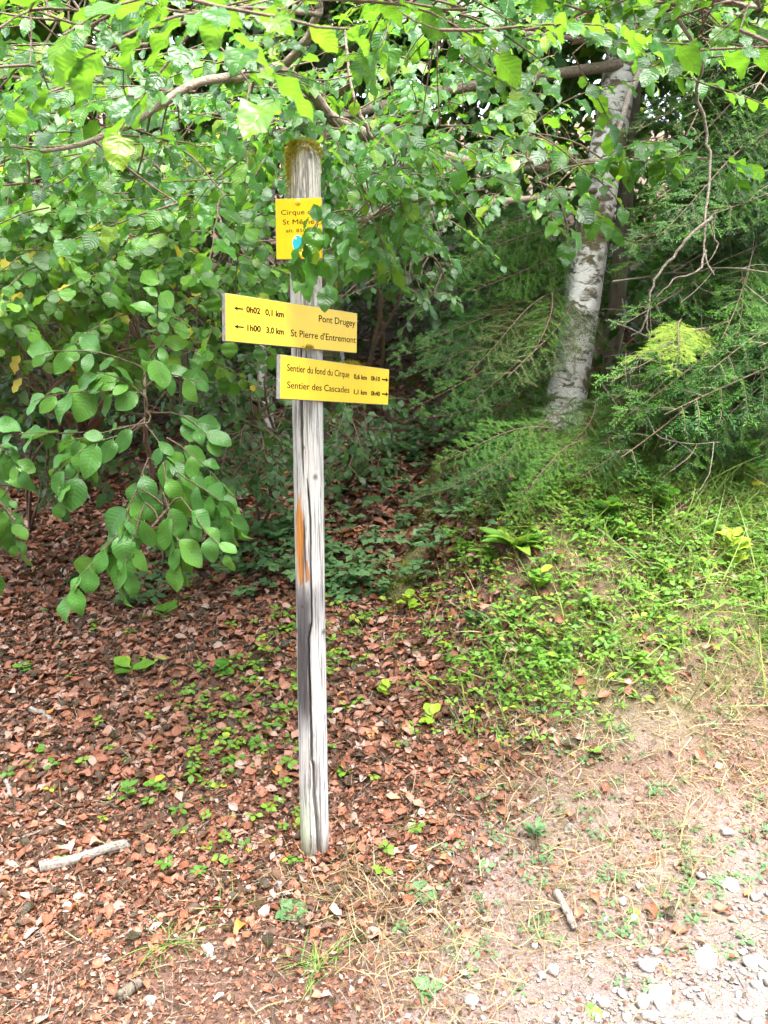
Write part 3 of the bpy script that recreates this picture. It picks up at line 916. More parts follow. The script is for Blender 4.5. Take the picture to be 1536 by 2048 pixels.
# top plate
b1, M1 = board('name_plate', 'upright yellow plate naming the cirque with a small teal emblem', (-.2590, 2.469, 2.150), -.1446, -.001, .1468, .1784, .006)
bolt(b1, M1, -.001, .077); bolt(b1, M1, .002, -.077)
text(b1, M1, 'Cirque de', -.0545, .0415, .0145, width=.107)
text(b1, M1, 'St Même', -.050, .0135, .0145, width=.098)
text(b1, M1, 'alt. 850 m', -.040, -.0095, .0100, width=.085)
def disc(name, parent, MS, x, y, rx, ry, mat, z, a=0):
    bm = bmesh.new(); bmesh.ops.create_cone(bm, cap_ends=True, segments=28, radius1=1, radius2=1, depth=.0004)
    bmesh.ops.scale(bm, verts=bm.verts, vec=(rx, ry, 1)); me = bpy.data.meshes.new(name); bm.to_mesh(me); bm.free(); me.materials.append(mat)
    return link(name, me, parent, MS @ Matrix.Translation((x, y, z)) @ Matrix.Rotation(a, 4, 'Z'))
disc('emblem_border', b1, M1, -.005, -.041, .0165, .0235, M_PRINTW, .0013, -.1)
disc('emblem', b1, M1, -.005, -.041, .0150, .0220, M_TEAL, .0017, -.1)
disc('emblem_sun', b1, M1, -.010, -.028, .0030, .0030, M_SUNDOT, .0021)
text(b1, M1, 'Dan', -.004, -.066, .0055, mat=M_PRINTR)

# upper direction board
C2 = (-.2635, 2.4085, 1.8585); W2, H2 = .5589, .1300
b2, M2 = board('direction_board', 'longer yellow board pointing left to the bridge and the village', C2, .898, -.0364, W2, H2, .013)
def lx(M, px, py):
    """where the pixel's ray meets the sign's plane, in the sign's own coordinates"""
    Mi = M.inverted(); o_ = Mi @ Vector(CAM); e = Mi @ Vector(P(px, py, 1.0)); dv = e - o_
    k = -o_.z / dv.z; q = o_ + dv * k
    return q.x, q.y
def line(b_, M_, s, p0, p1, h, bold=0.):
    (x0, y0), (x1, y1) = lx(M_, *p0), lx(M_, *p1)
    text(b_, M_, s, x0, (y0 + y1) / 2, h, width=x1 - x0, bold=bold)
line(b2, M2, '0h02', (492, 624.5), (520, 628), .0165, .0008)
line(b2, M2, '0,1 km', (530, 629.5), (567, 635), .0165, .0008)
line(b2, M2, 'Pont Drugey', (637, 643), (710, 653), .0205, .0002)
line(b2, M2, '1h00', (494, 661), (521, 664), .0165, .0008)
line(b2, M2, '3,0 km', (532, 665.5), (567, 669), .0165, .0008)
line(b2, M2, "St Pierre d'Entremont", (581, 672.5), (711, 686), .0205, .0002)
for (a_, b_) in [((467, 616), (486, 618.5)), ((468, 653), (487, 654.5))]:
    (x0, y0), (x1, y1) = lx(M2, *a_), lx(M2, *b_)
    arrow(b2, M2, x0, (y0 + y1) / 2, x1 - x0, 1)
# lower direction board
C3 = (-.1445, 2.583, 1.6876); W3, H3 = .6419, .1292
b3, M3 = board('direction_board', 'shorter looking yellow board pointing right to the two footpaths', C3, 1.044, -.0602, W3, H3, .013)
line(b3, M3, 'Sentier du fond du Cirque', (573.5, 743), (698, 754), .0205, .0002)
line(b3, M3, '0,6 km', (707, 757), (733, 760), .0150, .0008)
line(b3, M3, '0h10', (741, 760.5), (759.5, 762.5), .0150, .0008)
line(b3, M3, 'Sentier des Cascades', (573.5, 776), (698, 786), .0205, .0002)
line(b3, M3, '1,1 km', (707, 787.5), (733, 790), .0150, .0008)
line(b3, M3, '0h40', (741, 790.5), (759.5, 792), .0150, .0008)
for (a_, b_) in [((776, 760), (763, 759)), ((776, 788.5), (763, 788))]:
    (x0, y0), (x1, y1) = lx(M3, *a_), lx(M3, *b_)
    arrow(b3, M3, x0, (y0 + y1) / 2, x0 - x1, -1)
# moss crumbs on the boards' upper edges
for bb_, MM, WW, HH, q0, q1 in [(b3, M3, W3, H3, .02, .13), (b2, M2, W2, H2, .03, .07)]:
    n = 220
    up = .5 if bb_ is b3 else -.5
    loc = np.stack([rs.normal((q0 + q1) / 2, (q1 - q0) / 4, n), np.full(n, HH * up) + rs.uniform(0, .004, n), rs.uniform(-.008, .004, n)], -1)
    A = np.array(MM)
    wpos = loc @ A[:3, :3].T + A[:3, 3]
    p_, R_, s_ = tuft(n, wpos, np.tile([0, -.3, .8], (n, 1)), .013, .1, .7)
    stuffpart(link('moss_tuft', merged('moss_tuft', blade3, p_, R_, s_, M_MOSS), bb_))

# ================================================================== TREES AND SHRUBS
hi_beech = leaf_meshes('beech_leaf', p_beech, M_BEECH, 4, fold=.10, wave=.055, droop=.16, serr=.05)
lo_beech = [leaf_tpl(p_beech, 7, 3, seed=k, fold=.12, wave=.06, droop=.16 + .05 * k, serr=.05) for k in range(4)]
hi_hazel = leaf_meshes('hazel_leaf', p_round, M_HAZEL, 3, fold=.08, wave=.05, droop=.18, serr=.04)
lo_hazel = [leaf_tpl(p_round, 7, 3, serr=.05, seed=k, fold=.1, wave=.05, droop=.2) for k in range(3)]
hi_will = leaf_meshes('broad_leaf', p_oval, M_WILLOW, 4, fold=.12, wave=.04, droop=.2, wf=9, serr=.02)
lo_will = [leaf_tpl(p_oval, 5, 3, seed=k, fold=.1, wave=.05, droop=.2) for k in range(3)]
hi_sapl = leaf_meshes('sapling_leaf', p_oval, M_SAPL, 3, fold=.08, wave=.02, droop=.14, serr=0)
lo_sapl = [leaf_tpl(p_oval, 4, 3, seed=k, fold=.1, wave=.03, droop=.15) for k in range(3)]
lo_far = [leaf_tpl(p_beech, 3, 2, seed=k, fold=.15, wave=.08, droop=[.2, .5, -.1][k], stalk=0) for k in range(3)]

def zone(box, dr, n):
    x0, x1, y0, y1 = box
    out = []
    for k in range(n):
        out.append(P(rs.uniform(x0, x1), rs.uniform(y0, y1), rs.uniform(*dr)))
    return out

def limb(pts, r0, r1, n=40, wig=.012):
    c = curve_pts(pts, n)
    c[1:-1] += np.cumsum(rs.normal(0, wig * .25, (n - 2, 3)), axis=0) * np.sin(np.linspace(0, PI, n - 2))[:, None]
    return (c, np.linspace(r0, r1, n))

def clear_twigs(T, keep=()):
    out = []
    for l in T:
        if any(l is q for q in keep): out.append(l); continue
        x, y, d = project(np.asarray(l[0])); bad = False
        for (a, b_, c_, e_, dm) in CLEAR:
            bad |= bool(((x > a) & (x < b_) & (y > c_) & (y < e_) & (d < dm)).any())
        if not bad: out.append(l)
    return out

# ---- beech with the pale blotched trunk
TB = G(1128, 868); 
beech = thing('beech_tree', TB, 'beech with pale blotched trunk on the bank, its leafy boughs hanging over the signpost', 'tree')
dT = 5.12
tr_pts = [TB + np.array([-.03, 0, -.25]), P(1128, 830, dT), P(1146, 720, dT), P(1164, 600, dT), P(1187, 450, dT), P(1212, 300, dT + .02), P(1246, 100, dT + .08), P(1290, -200, dT + .2), P(1330, -700, dT + .5), P(1330, -1500, dT + 1)]
c = curve_pts(tr_pts, 110)
rad = np.interp(c[:, 2], [TB[2] - .3, TB[2] + .1, TB[2] + .5, 3, 6, 10], [.165, .135, .122, .114, .095, .05])
ringn = 40
t = nrm(np.gradient(c, axis=0)); a_ = nrm(np.cross(t, [0, 1, 0])); b_ = np.cross(t, a_)
an = np.arange(ringn) / ringn * 2 * PI
rr = rad[:, None] * (1 + .05 * np.sin(an[None] * 3 + c[:, 2:3] * 1.7) + .03 * np.sin(an[None] * 5 - c[:, 2:3] * 4) + .02 * wob(an[None] * 2, c[:, 2:3] * 3, 4, 3))
V = (c[:, None] + rr[..., None] * (np.cos(an)[None, :, None] * a_[:, None] + np.sin(an)[None, :, None] * b_[:, None])).reshape(-1, 3)
i = np.arange(len(c) - 1)[:, None] * ringn; j = np.arange(ringn)[None]; j2 = (j + 1) % ringn
Fq = np.stack([i + j, i + j2, i + ringn + j2, i + ringn + j], -1).reshape(-1, 4)
link('trunk', mesh_np('trunk', V - TB, [Fq], M_BEECHBARK), beech, Matrix.Translation(Vector(TB)))

Lb, Tb = Leaves(), []
limbs = [
    limb([P(1215, 330, 5.1), P(1000, 330, 4.3), P(800, 290, 3.4), P(670, 228, 2.75), P(628, 178, 2.58), P(570, 125, 2.42), P(520, 128, 2.3), P(480, 138, 2.2), P(390, 152, 2.05), P(240, 245, 1.9), P(150, 285, 1.82), P(40, 308, 1.75)], .031, .003, 70),
    limb([P(572, 127, 2.42), P(600, 100, 2.38), P(632, 60, 2.33), P(640, 20, 2.3), P(660, -80, 2.2), P(700, -220, 2.1)], .014, .009, 30),
    limb([P(640, 30, 2.3), P(560, 20, 2.1), P(430, 15, 1.9), P(230, 45, 1.7), P(60, 20, 1.5)], .007, .002, 30),
    limb([P(300, 90, 2.0), P(180, 100, 2.1), P(60, 130, 2.2), P(-60, 140, 2.3)], .006, .004, 24),
    limb([P(1250, 60, 5.1), P(1150, 40, 4.2), P(1180, 10, 3.0), P(1350, 0, 2.0), P(1520, 15, 1.5)], .024, .003, 50),
    limb([P(1250, 90, 5.1), P(1000, 60, 3.8), P(900, 50, 2.6), P(860, 30, 1.9), P(760, -20, 1.4)], .014, .002, 50),
    limb([P(1205, 380, 5.1), P(1020, 400, 4.2), P(860, 400, 3.2), P(780, 400, 2.6), P(720, 430, 2.35), P(690, 440, 2.28)], .02, .005, 50),
    limb([P(1215, 330, 5.1), P(1130, 330, 4.0), P(1060, 330, 3.0), P(1180, 330, 2.5), P(1300, 328, 2.3), P(1415, 316, 2.2)], .018, .003, 50),
    limb([P(1240, 130, 5.1), P(900, 180, 4.6), P(600, 250, 4.4), P(300, 200, 4.4), P(0, 150, 4.6)], .035, .010, 50),
    limb([P(860, 400, 3.2), P(760, 300, 3.0), P(700, 180, 2.9), P(690, 60, 2.9)], .009, .004, 30),
]
M_ = M_LICHEN
for l in limbs:
    link('limb', tubes('limb', [l], M_LICHEN if l[1][0] > .008 else M_TWIG, 10), beech)
# dead lichened branch against the trunk and the bare twig hanging at the right
dl = [limb([P(1285, 130, 4.6), P(1262, 190, 4.55), P(1240, 250, 4.5), P(1208, 312, 4.5)], .024, .010, 24)]
link('dead_limb', tubes('dead_limb', dl, M_STICK, 8), beech)
hb = [limb([P(1350, 30, 2.1), P(1405, 110, 2.3), P(1416, 175, 2.45), P(1430, 290, 2.5), P(1424, 430, 2.5), P(1414, 500, 2.5), P(1428, 550, 2.5)], .0068, .0024, 40, .02),
      limb([P(1424, 435, 2.5), P(1370, 480, 2.48), P(1330, 535, 2.46), P(1298, 590, 2.45), P(1290, 640, 2.45), P(1262, 672, 2.45)], .0055, .0018, 30, .02),
      limb([P(1290, 630, 2.45), P(1298, 655, 2.45), P(1302, 680, 2.45)], .003, .0012, 10),
      limb([P(1412, 500, 2.5), P(1390, 545, 2.5), P(1345, 562, 2.48), P(1312, 595, 2.47)], .004, .0014, 20, .02),
      limb([P(1424, 430, 2.5), P(1404, 480, 2.53), P(1398, 540, 2.55)], .003, .001, 14, .02)]
link('hanging_twig', tubes('hanging_twig', hb, M_DEADTWIG, 6), beech)['label'] = 'bare dead twig hanging from the beech at right'

def rdir(dx, dy, dz, j=.45):
    return np.array([dx, dy, dz]) + rs.normal(0, j, 3) * np.array([1, 1, .35])

BZ = [  # box, depth, sprays, size, direction, droop
    ((-150, 1650, -160, 30), (1.25, 2.3), 70, .072, (-.5, -.6, -.05), .25),
    ((430, 1000, 110, 400), (2.45, 3.4), 95, .072, (-.4, -.7, -.1), .45),
    ((660, 1120, 250, 400), (2.2, 3.0), 36, .074, (.3, -.7, -.1), .4),
    ((640, 900, 380, 520), (2.45, 3.5), 34, .070, (-.3, -.7, -.25), .5),
    ((-150, 520, 60, 420), (1.8, 3.3), 80, .072, (-.6, -.5, -.1), .4),
    ((880, 1560, -60, 130), (1.7, 3.2), 60, .072, (.1, -.8, -.05), .35),
    ((420, 1150, -80, 420), (3.5, 5.2), 170, .075, (-.5, -.6, -.1), .4),
    ((-300, 560, -80, 330), (3.5, 6.0), 170, .078, (-.5, -.6, -.1), .4),
]
for box, dr, n, size, dv, dp in BZ:
    for b0 in zone(box, dr, n):
        dirv = rdir(*dv)
        spray(Lb, Tb, b0, dirv, rs.uniform(.26, .46), rs.randint(8, 13), size, dp)
        connect(Tb, limbs, b0, .0022, .35)
# twigs along the visible limbs
for l in limbs[:8]:
    c = l[0]
    for k in range(6, len(c), 4):
        if project(c[k])[2] < 3.2:
            spray(Lb, Tb, c[k], rdir(-.3, -.5, .1, .7), rs.uniform(.2, .35), rs.randint(6, 10), .070, .4)
# the row of leaves ending at the right, before the trunk
c = limbs[7][0]
for k in range(24, 50, 2):
    spray(Lb, Tb, c[k], rdir(.5, -.6, -.1, .35), rs.uniform(.12, .24), 6, .078, .4)
# near leaves overhead
for (px, py, d, dx, dy, n, size) in [(560, 20, 1.05, -1, .1, 9, .075), (330, -20, .95, .2, -.3, 6, .08), (420, 30, 1.0, .1, -.2, 5, .075), (160, -30, 1.1, -.5, .2, 8, .078),
                                     (880, 60, 1.25, .9, .05, 9, .078), (1050, 60, 1.3, .9, .1, 8, .08), (1480, 60, 1.15, .2, -.3, 6, .08), (1200, -20, 1.3, .5, .1, 8, .078),
                                     (0, 250, 1.2, -.6, -.1, 6, .078), (60, 130, 1.4, -.7, 0, 7, .075), (480, -10, 1.15, -.8, .2, 8, .075), (700, 0, 1.3, .7, 0, 7, .075), (1400, 100, 1.6, .8, -.2, 8, .078), (1300, 130, 1.8, .5, -.3, 8, .078)]:
    b0 = P(px, py, d)
    spray(Lb, Tb, b0, np.array([dx, -.15, dy * .4]), .28, n, size, .3, up=(0, -.15, 1), hang=.22)
    connect(Tb, limbs, b0, .0014, .6)
# the twig that hangs in front of the top plate, leaf by leaf
def zq(x, y): return 430 + x / 4.042, 270 + y / 4.042
tw = [limb([P(*zq(1150, 600), 2.27), P(*zq(1000, 612), 2.26), P(*zq(890, 650), 2.25), P(*zq(825, 715), 2.24), P(*zq(725, 870), 2.23), P(*zq(690, 940), 2.23)], .0026, .001, 24, .004),
      limb([P(*zq(830, 720), 2.25), P(*zq(800, 940), 2.26), P(*zq(815, 1050), 2.27), P(*zq(870, 1150), 2.28), P(*zq(930, 1290), 2.29)], .002, .0009, 20, .004)]
Tb += tw
for (x0, y0, x1, y1, tn) in [(835, 720, 795, 570, .2), (830, 710, 925, 555, .2), (720, 775, 738, 665, .9), (822, 725, 700, 875, .3), (835, 735, 790, 915, .1), (840, 722, 1010, 675, .2),
                             (728, 868, 615, 1005, .8), (732, 868, 752, 1000, .6), (692, 930, 630, 1165, .4), (690, 1015, 705, 1180, .1), (762, 930, 775, 1210, .9), (795, 840, 800, 940, .2),
                             (860, 820, 850, 905, .2), (660, 1165, 655, 1250, .2), (735, 1165, 738, 1305, .2), (812, 1000, 905, 1140, .5), (880, 950, 965, 1060, .2), (905, 1195, 880, 1395, .1),
                             (900, 1190, 965, 1330, .4), (800, 1060, 830, 1130, .2), (930, 640, 1000, 760, .2), (870, 700, 960, 790, .1), (890, 780, 880, 880, .3), (770, 880, 800, 1020, .4)]:
    p0 = P(*zq(x0, y0), 2.24); p1 = P(*zq(x1, y1), 2.235 + rs.uniform(-.02, .01))
    sidev = rs.choice([-1, 1])
    Lb.fixed.add(len(Lb.p))
    Lb.add(p0, p1 - p0, np.array([sidev * tn * 1.6, -1, .45 - .3 * tn]), np.linalg.norm(p1 - p0) * 1.12)
for (px, py, d) in [(700, 410, 2.3), (740, 430, 2.35), (720, 470, 2.4), (690, 330, 2.35), (700, 480, 2.5), (760, 480, 2.5), (740, 360, 2.3), (800, 390, 2.3)]:
    spray(Lb, Tb, P(px, py, d), rdir(-.1, -.5, -.35, .3), .16, 6, .072, .4)
foliage(beech, Lb, hi_beech, lo_beech, M_BEECH, 300)
stuffpart(link('twigs', tubes('twigs', clear_twigs(Tb, tw), M_TWIG, 4), beech))
# upper crown, mostly above the frame, leaves enlarged to deepen the shade below
n = 26000
cz = rs.uniform(4.35, 11, n); u = rs.uniform(0, 2 * PI, n); q = np.sqrt(rs.rand(n)) * np.interp(cz, [4, 6, 11], [4.2, 4.6, 1.5])
p = np.stack([.3 + q * np.cos(u), 6.6 + q * np.sin(u) * .9, cz], -1)
cl = np.round(p / .55) * .55 + rs.normal(0, .16, (n, 3))
p = cl[cl[:, 1] > 3.9 - .0 * cl[:, 2]]; n = len(p)
stuffpart(link('upper_crown', merged('upper_crown', lo_far, p, frame(rs.normal(0, 1, (n, 3)) * [1, 1, .4], np.array([0, 0, 1.]) + rs.normal(0, .4, (n, 3))), rs.uniform(.17, .27, n), M_BEECH), beech))

# ---- hazel at the left
HB = G(175, 985)
hazel = thing('hazel_bush', HB, 'light green hazel bush with a few yellow leaves at the left of the signpost', 'bush')
Lh, Th = Leaves(), []
hl = []
for (a1, a2, a3, d1, d3) in [((170, 850), (150, 600), (60, 330), 4.6, 4.0), ((180, 850), (260, 600), (330, 330), 4.5, 3.8), ((180, 850), (330, 640), (480, 480), 4.5, 3.8), ((160, 860), (60, 640), (-100, 460), 4.5, 3.6),
                             ((180, 840), (230, 740), (400, 600), 4.5, 3.9), ((170, 850), (90, 790), (20, 640), 4.5, 3.9), ((175, 850), (190, 500), (200, 150), 4.6, 4.6)]:
    l = limb([HB, P(*a1, d1), P(*a2, (d1 + d3) / 2), P(*a3, d3)], .022, .006, 36, .03); hl.append(l)
    link('stem', tubes('stem', [l], M_TWIG, 8), hazel)
l = limb([P(90, 800, 3.6), P(120, 765, 3.55), P(175, 735, 3.5), P(240, 705, 3.45), P(420, 688, 3.4), P(455, 684, 3.4)], .012, .004, 30); hl.append(l)
link('stem', tubes('stem', [l], M_TWIG, 8), hazel)
for box, dr, n, size in [((-250, 480, 280, 720), (3.0, 4.4), 300, .078), ((-300, 560, 150, 480), (3.6, 5.2), 110, .075), ((0, 560, 420, 600), (3.2, 3.9), 46, .075), ((-200, 240, 500, 700), (3.4, 4.4), 80, .07)]:
    for b0 in zone(box, dr, n):
        spray(Lh, Th, b0, rdir(.1, -.7, -.1, .55), rs.uniform(.22, .42), rs.randint(7, 11), size, .5, up=(.1, -.6, .9), hang=.5, jit=.45)
        connect(Th, hl, b0, .003, .4)
foliage(hazel, Lh, hi_hazel, lo_hazel, M_HAZEL, 300)
stuffpart(link('twigs', tubes('twigs', clear_twigs(Th), M_TWIG, 4), hazel))

# ---- broad-leaved shrub hanging low in front
def shrub(name, label, base, stems, sprays, size, mats, nobj=300, cat='shrub', up=(0, -.9, .6), hang=.6, length=(.18, .32), nl=(6, 10), lo=None, hi=None):
    r = thing(name, base, label, cat)
    L_, T_, ls = Leaves(), [], []
    for s_ in stems:
        l = limb([base] + s_, .012, .004, 30, .02); ls.append(l)
        link('stem', tubes('stem', [l], M_TWIG, 7), r)
    for (b0, dv) in sprays:
        spray(L_, T_, b0, dv, rs.uniform(*length), rs.randint(*nl), size, .5, up=up, hang=hang, spread=.7, jit=.4)
        connect(T_, ls, b0, .003, 1.2)
    foliage(r, L_, hi, lo, mats, nobj)
    stuffpart(link('twigs', tubes('twigs', T_, M_TWIG, 4), r))
    return r
WB = G(330, 1130)
sp = []
for (px, py, d, dx, dz) in [(290, 830, 2.65, -.3, .5), (280, 800, 2.7, .3, .4), (250, 820, 2.7, -.7, .1), (320, 790, 2.7, .6, .3), (300, 880, 2.6, -.8, -.2), (240, 900, 2.6, -.8, -.3), (180, 940, 2.6, -.8, -.3), (310, 900, 2.6, .3, -.4), (350, 910, 2.6, .7, -.4),
                            (300, 950, 2.55, -.3, -.8), (340, 960, 2.55, .2, -.9), (270, 1010, 2.5, -.5, -.7), (290, 1040, 2.5, -.2, -1), (340, 1020, 2.5, .3, -.8), (380, 980, 2.55, .8, -.4), (390, 1030, 2.5, .6, -.6), (250, 1070, 2.5, -.4, -.8), (410, 1010, 2.6, .8, -.3), (360, 860, 2.7, .8, -.2), (330, 720, 2.8, .1, .5), (250, 760, 2.8, -.5, .3), (180, 900, 2.7, -.6, .0)]:
    sp.append((P(285 + (px - 290) * .72 + 5, py - 35, d), np.array([dx, -.3, dz])))
shrub('broad_leaved_shrub', 'shrub with large rounded blue green leaves hanging low left of the post', WB,
      [[P(300, 900, 3.2), P(287, 830, 2.7), P(290, 740, 2.8)], [P(320, 960, 3.0), P(330, 1000, 2.6), P(300, 1060, 2.5)]], sp, .108, M_WILLOW, hi=hi_will, lo=lo_will)
sp = [(P(rs.uniform(-150, 25), 850 + 12 * k, rs.uniform(2.5, 2.9)), np.array([rs.uniform(-.5, .35), -.3, rs.uniform(-1.1, .1)])) for k in range(19)]
shrub('broad_leaved_shrub', 'shrub with rounded leaves cut off by the left edge of the photo', G(-60, 1230), [[P(-60, 1000, 2.8), P(-20, 860, 2.8)], [P(-40, 1000, 2.7), P(30, 1040, 2.6)]], sp, .092, M_WILLOW, hi=hi_will, lo=lo_will)

# ---- saplings behind the post
def sapling(label, base_px, box, dr, n, size, group=None, nobj=130):
    b0 = G(*base_px)
    bx = [P(rs.uniform(box[0], box[1]), rs.uniform(box[2], box[3]), rs.uniform(*dr)) for k in range(n)]
    mid = P((box[0] + box[1]) / 2, (box[2] + box[3]) / 2, sum(dr) / 2)
    topp = P((box[0] + box[1]) / 2, box[2], sum(dr) / 2)
    shrub('sapling', label, b0, [[(b0 + mid) / 2, mid, topp], [(b0 + mid) / 2 + np.array([.1, 0, 0]), (mid + bx[0]) / 2, bx[0]], [(b0 + mid) / 2, (mid + bx[1]) / 2, bx[1]]],
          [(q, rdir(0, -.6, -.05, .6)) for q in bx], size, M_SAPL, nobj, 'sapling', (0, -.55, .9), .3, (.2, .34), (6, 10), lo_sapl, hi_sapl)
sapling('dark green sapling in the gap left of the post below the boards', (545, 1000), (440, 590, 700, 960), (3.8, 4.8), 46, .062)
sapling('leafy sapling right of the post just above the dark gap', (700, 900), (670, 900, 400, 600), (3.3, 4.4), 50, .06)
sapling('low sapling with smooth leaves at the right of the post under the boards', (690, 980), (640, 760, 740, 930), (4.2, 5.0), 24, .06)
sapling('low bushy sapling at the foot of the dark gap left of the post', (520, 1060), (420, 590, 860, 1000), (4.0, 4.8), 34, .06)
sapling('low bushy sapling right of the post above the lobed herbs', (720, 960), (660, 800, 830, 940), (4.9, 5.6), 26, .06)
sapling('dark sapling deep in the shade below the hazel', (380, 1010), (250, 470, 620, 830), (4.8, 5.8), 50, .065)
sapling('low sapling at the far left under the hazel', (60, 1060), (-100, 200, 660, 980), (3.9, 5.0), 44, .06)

# ---- firs
def bough_mesh(name, seed, L=1.6, mat=M_NEEDLE, dens=1.0, ratio=.42):
    r = np.random.RandomState(seed)
    segs = []          # (p0, p1) needle bearing
    wood = []
    def main(y): return np.array([.05 * math.sin(y * 3 + seed), y, .10 * y - .16 * y * y])
    ys = np.arange(.12, L, .085)
    wood.append((np.array([main(y) for y in np.linspace(0, L, 16)]), np.linspace(.008, .0015, 16)))
    for k, y in enumerate(ys):
        for sgn in (-1, 1):
            ln = (L - y) * ratio * r.uniform(.55, 1.1) + .07
            if r.rand() < .12: continue
            p0 = main(y + r.uniform(-.02, .02)); ang_ = math.radians(r.uniform(46, 66))
            dv = np.array([sgn * math.sin(ang_), math.cos(ang_), r.uniform(-.25, .05)])
            nseg = 5; pts = [p0]; dcur = nrm(dv)
            for q in range(nseg):
                dcur = nrm(dcur + np.array([0, .05, -.10]) + r.normal(0, .04, 3)); pts.append(pts[-1] + dcur * ln / nseg)
            pts = np.array(pts); wood.append((pts, np.linspace(.0022, .0008, nseg + 1)))
            for q in range(nseg): segs.append((pts[q], pts[q + 1]))
            m_ = int(ln / .07)
            for q in range(m_):
                tq = (q + .5) / m_; fi = tq * nseg; i0 = min(int(fi), nseg - 1); pp = pts[i0] + (pts[i0 + 1] - pts[i0]) * (fi - i0)
                axd = nrm(pts[i0 + 1] - pts[i0])
                for s2 in (-1, 1):
                    l2 = (.10 * (1 - tq) + .035) * r.uniform(.6, 1.2)
                    sd_ = nrm(np.cross(axd, [0, 0, 1])) * s2
                    d2 = nrm(axd * .75 + sd_ * .8 + np.array([0, 0, r.uniform(-.3, .05)]))
                    segs.append((pp, pp + d2 * l2))
    S0 = np.array([s_[0] for s_ in segs]); S1 = np.array([s_[1] for s_ in segs])
    ln = np.linalg.norm(S1 - S0, axis=1); cnt = np.maximum(3, (ln / .0034 * dens).astype(int))
    idx = np.repeat(np.arange(len(segs)), cnt)
    tt = np.concatenate([(np.arange(c_) + .5) / c_ for c_ in cnt])
    ax = nrm(S1 - S0)[idx]; base_ = S0[idx] + (S1 - S0)[idx] * tt[:, None]
    sgn = np.where(np.arange(len(idx)) % 2, 1, -1)
    sd_ = nrm(np.cross(ax, [0, 0, 1.])) * sgn[:, None]
    nd = nrm(ax * .62 + sd_ * .75 + np.stack([np.zeros(len(idx)), np.zeros(len(idx)), r.uniform(-.15, .5, len(idx))], -1) + r.normal(0, .1, (len(idx), 3)))
    nl = r.uniform(.015, .025, len(idx))
    w = nrm(np.cross(nd, [0, 0, 1.])) * .0021
    tipp = base_ + nd * nl[:, None]; mid = base_ + nd * (nl * .5)[:, None]
    V = np.stack([base_, mid + w, tipp, mid - w], 1).reshape(-1, 3)
    F = np.arange(len(V)).reshape(-1, 4)
    rn = np.repeat(r.rand(len(segs))[idx] * .6 + r.rand(len(idx)) * .3, 4)
    wm = tubes('tmp', wood, None, 4)
    nv = len(wm.vertices); wv = np.zeros(nv * 3, np.float32); wm.vertices.foreach_get('co', wv); wv = wv.reshape(-1, 3)
    wf = np.array([list(p_.vertices) for p_ in wm.polygons]) + len(V)
    bpy.data.meshes.remove(wm)
    me = mesh_np(name, np.vstack([V, wv]), [F, wf], mat, rnd=np.concatenate([rn, np.zeros(nv)]))
    me.materials.append(M_TWIG)
    mi = np.zeros(len(me.polygons), np.int32); mi[len(F):] = 1
    me.polygons.foreach_set('material_index', mi)
    return me
BOUGH = [bough_mesh('bough', k, L=[1.6, 1.35, 1.5, 1.2][k], ratio=[.30, .36, .26, .40][k]) for k in range(4)]
BL = [1.6, 1.35, 1.5, 1.2]
def bough(root, b0, tip, mat=None, up=(0, 0, 1), width=1.0, name='bough', sag=None):
    b0 = np.asarray(b0, float); v = np.asarray(tip, float) - b0; ln = np.linalg.norm(v)
    k = rs.randint(4); s_ = ln / BL[k] * 1.02
    R = frame(v[None] + np.array([[0, 0, .06 * ln]]), np.array([up]))[0]
    return link(name, BOUGH[k], root, m4(R, b0, (s_ * width, s_, s_)), mat)
def fir(label, base, H, r0, boughs, lean=(0, 0), group=None, zlo=.8, lmax=1.9, az=None, bark=None, mat=None, tag_=None):
    base = np.asarray(base, float)
    rt = thing('fir_tree', base, label, 'tree', group)
    top = base + np.array([lean[0], lean[1], H])
    c = np.array([base + np.array([0, 0, -.3]), base, base * .5 + top * .5 + rs.normal(0, .03, 3), top])
    l = (curve_pts(c, 30), np.linspace(r0 * 1.15, r0 * .25, 30))
    link('trunk', tubes('trunk', [l], bark or M_FIRBARK, 14), rt)
    for k in range(boughs):
        t_ = (k + rs.rand()) / boughs; h = zlo + (H - zlo) * t_ ** 1.0
        a_ = rs.uniform(*az) if az else rs.uniform(0, 2 * PI)
        ln = lmax * (1 - .75 * (h / H)) * rs.uniform(.65, 1.05)
        
        b0 = base + (top - base) * h / H
        tip = b0 + np.array([math.cos(a_), math.sin(a_), rs.uniform(-.5, -.1)]) * ln
        bough(rt, b0, tip, mat)
    return rt
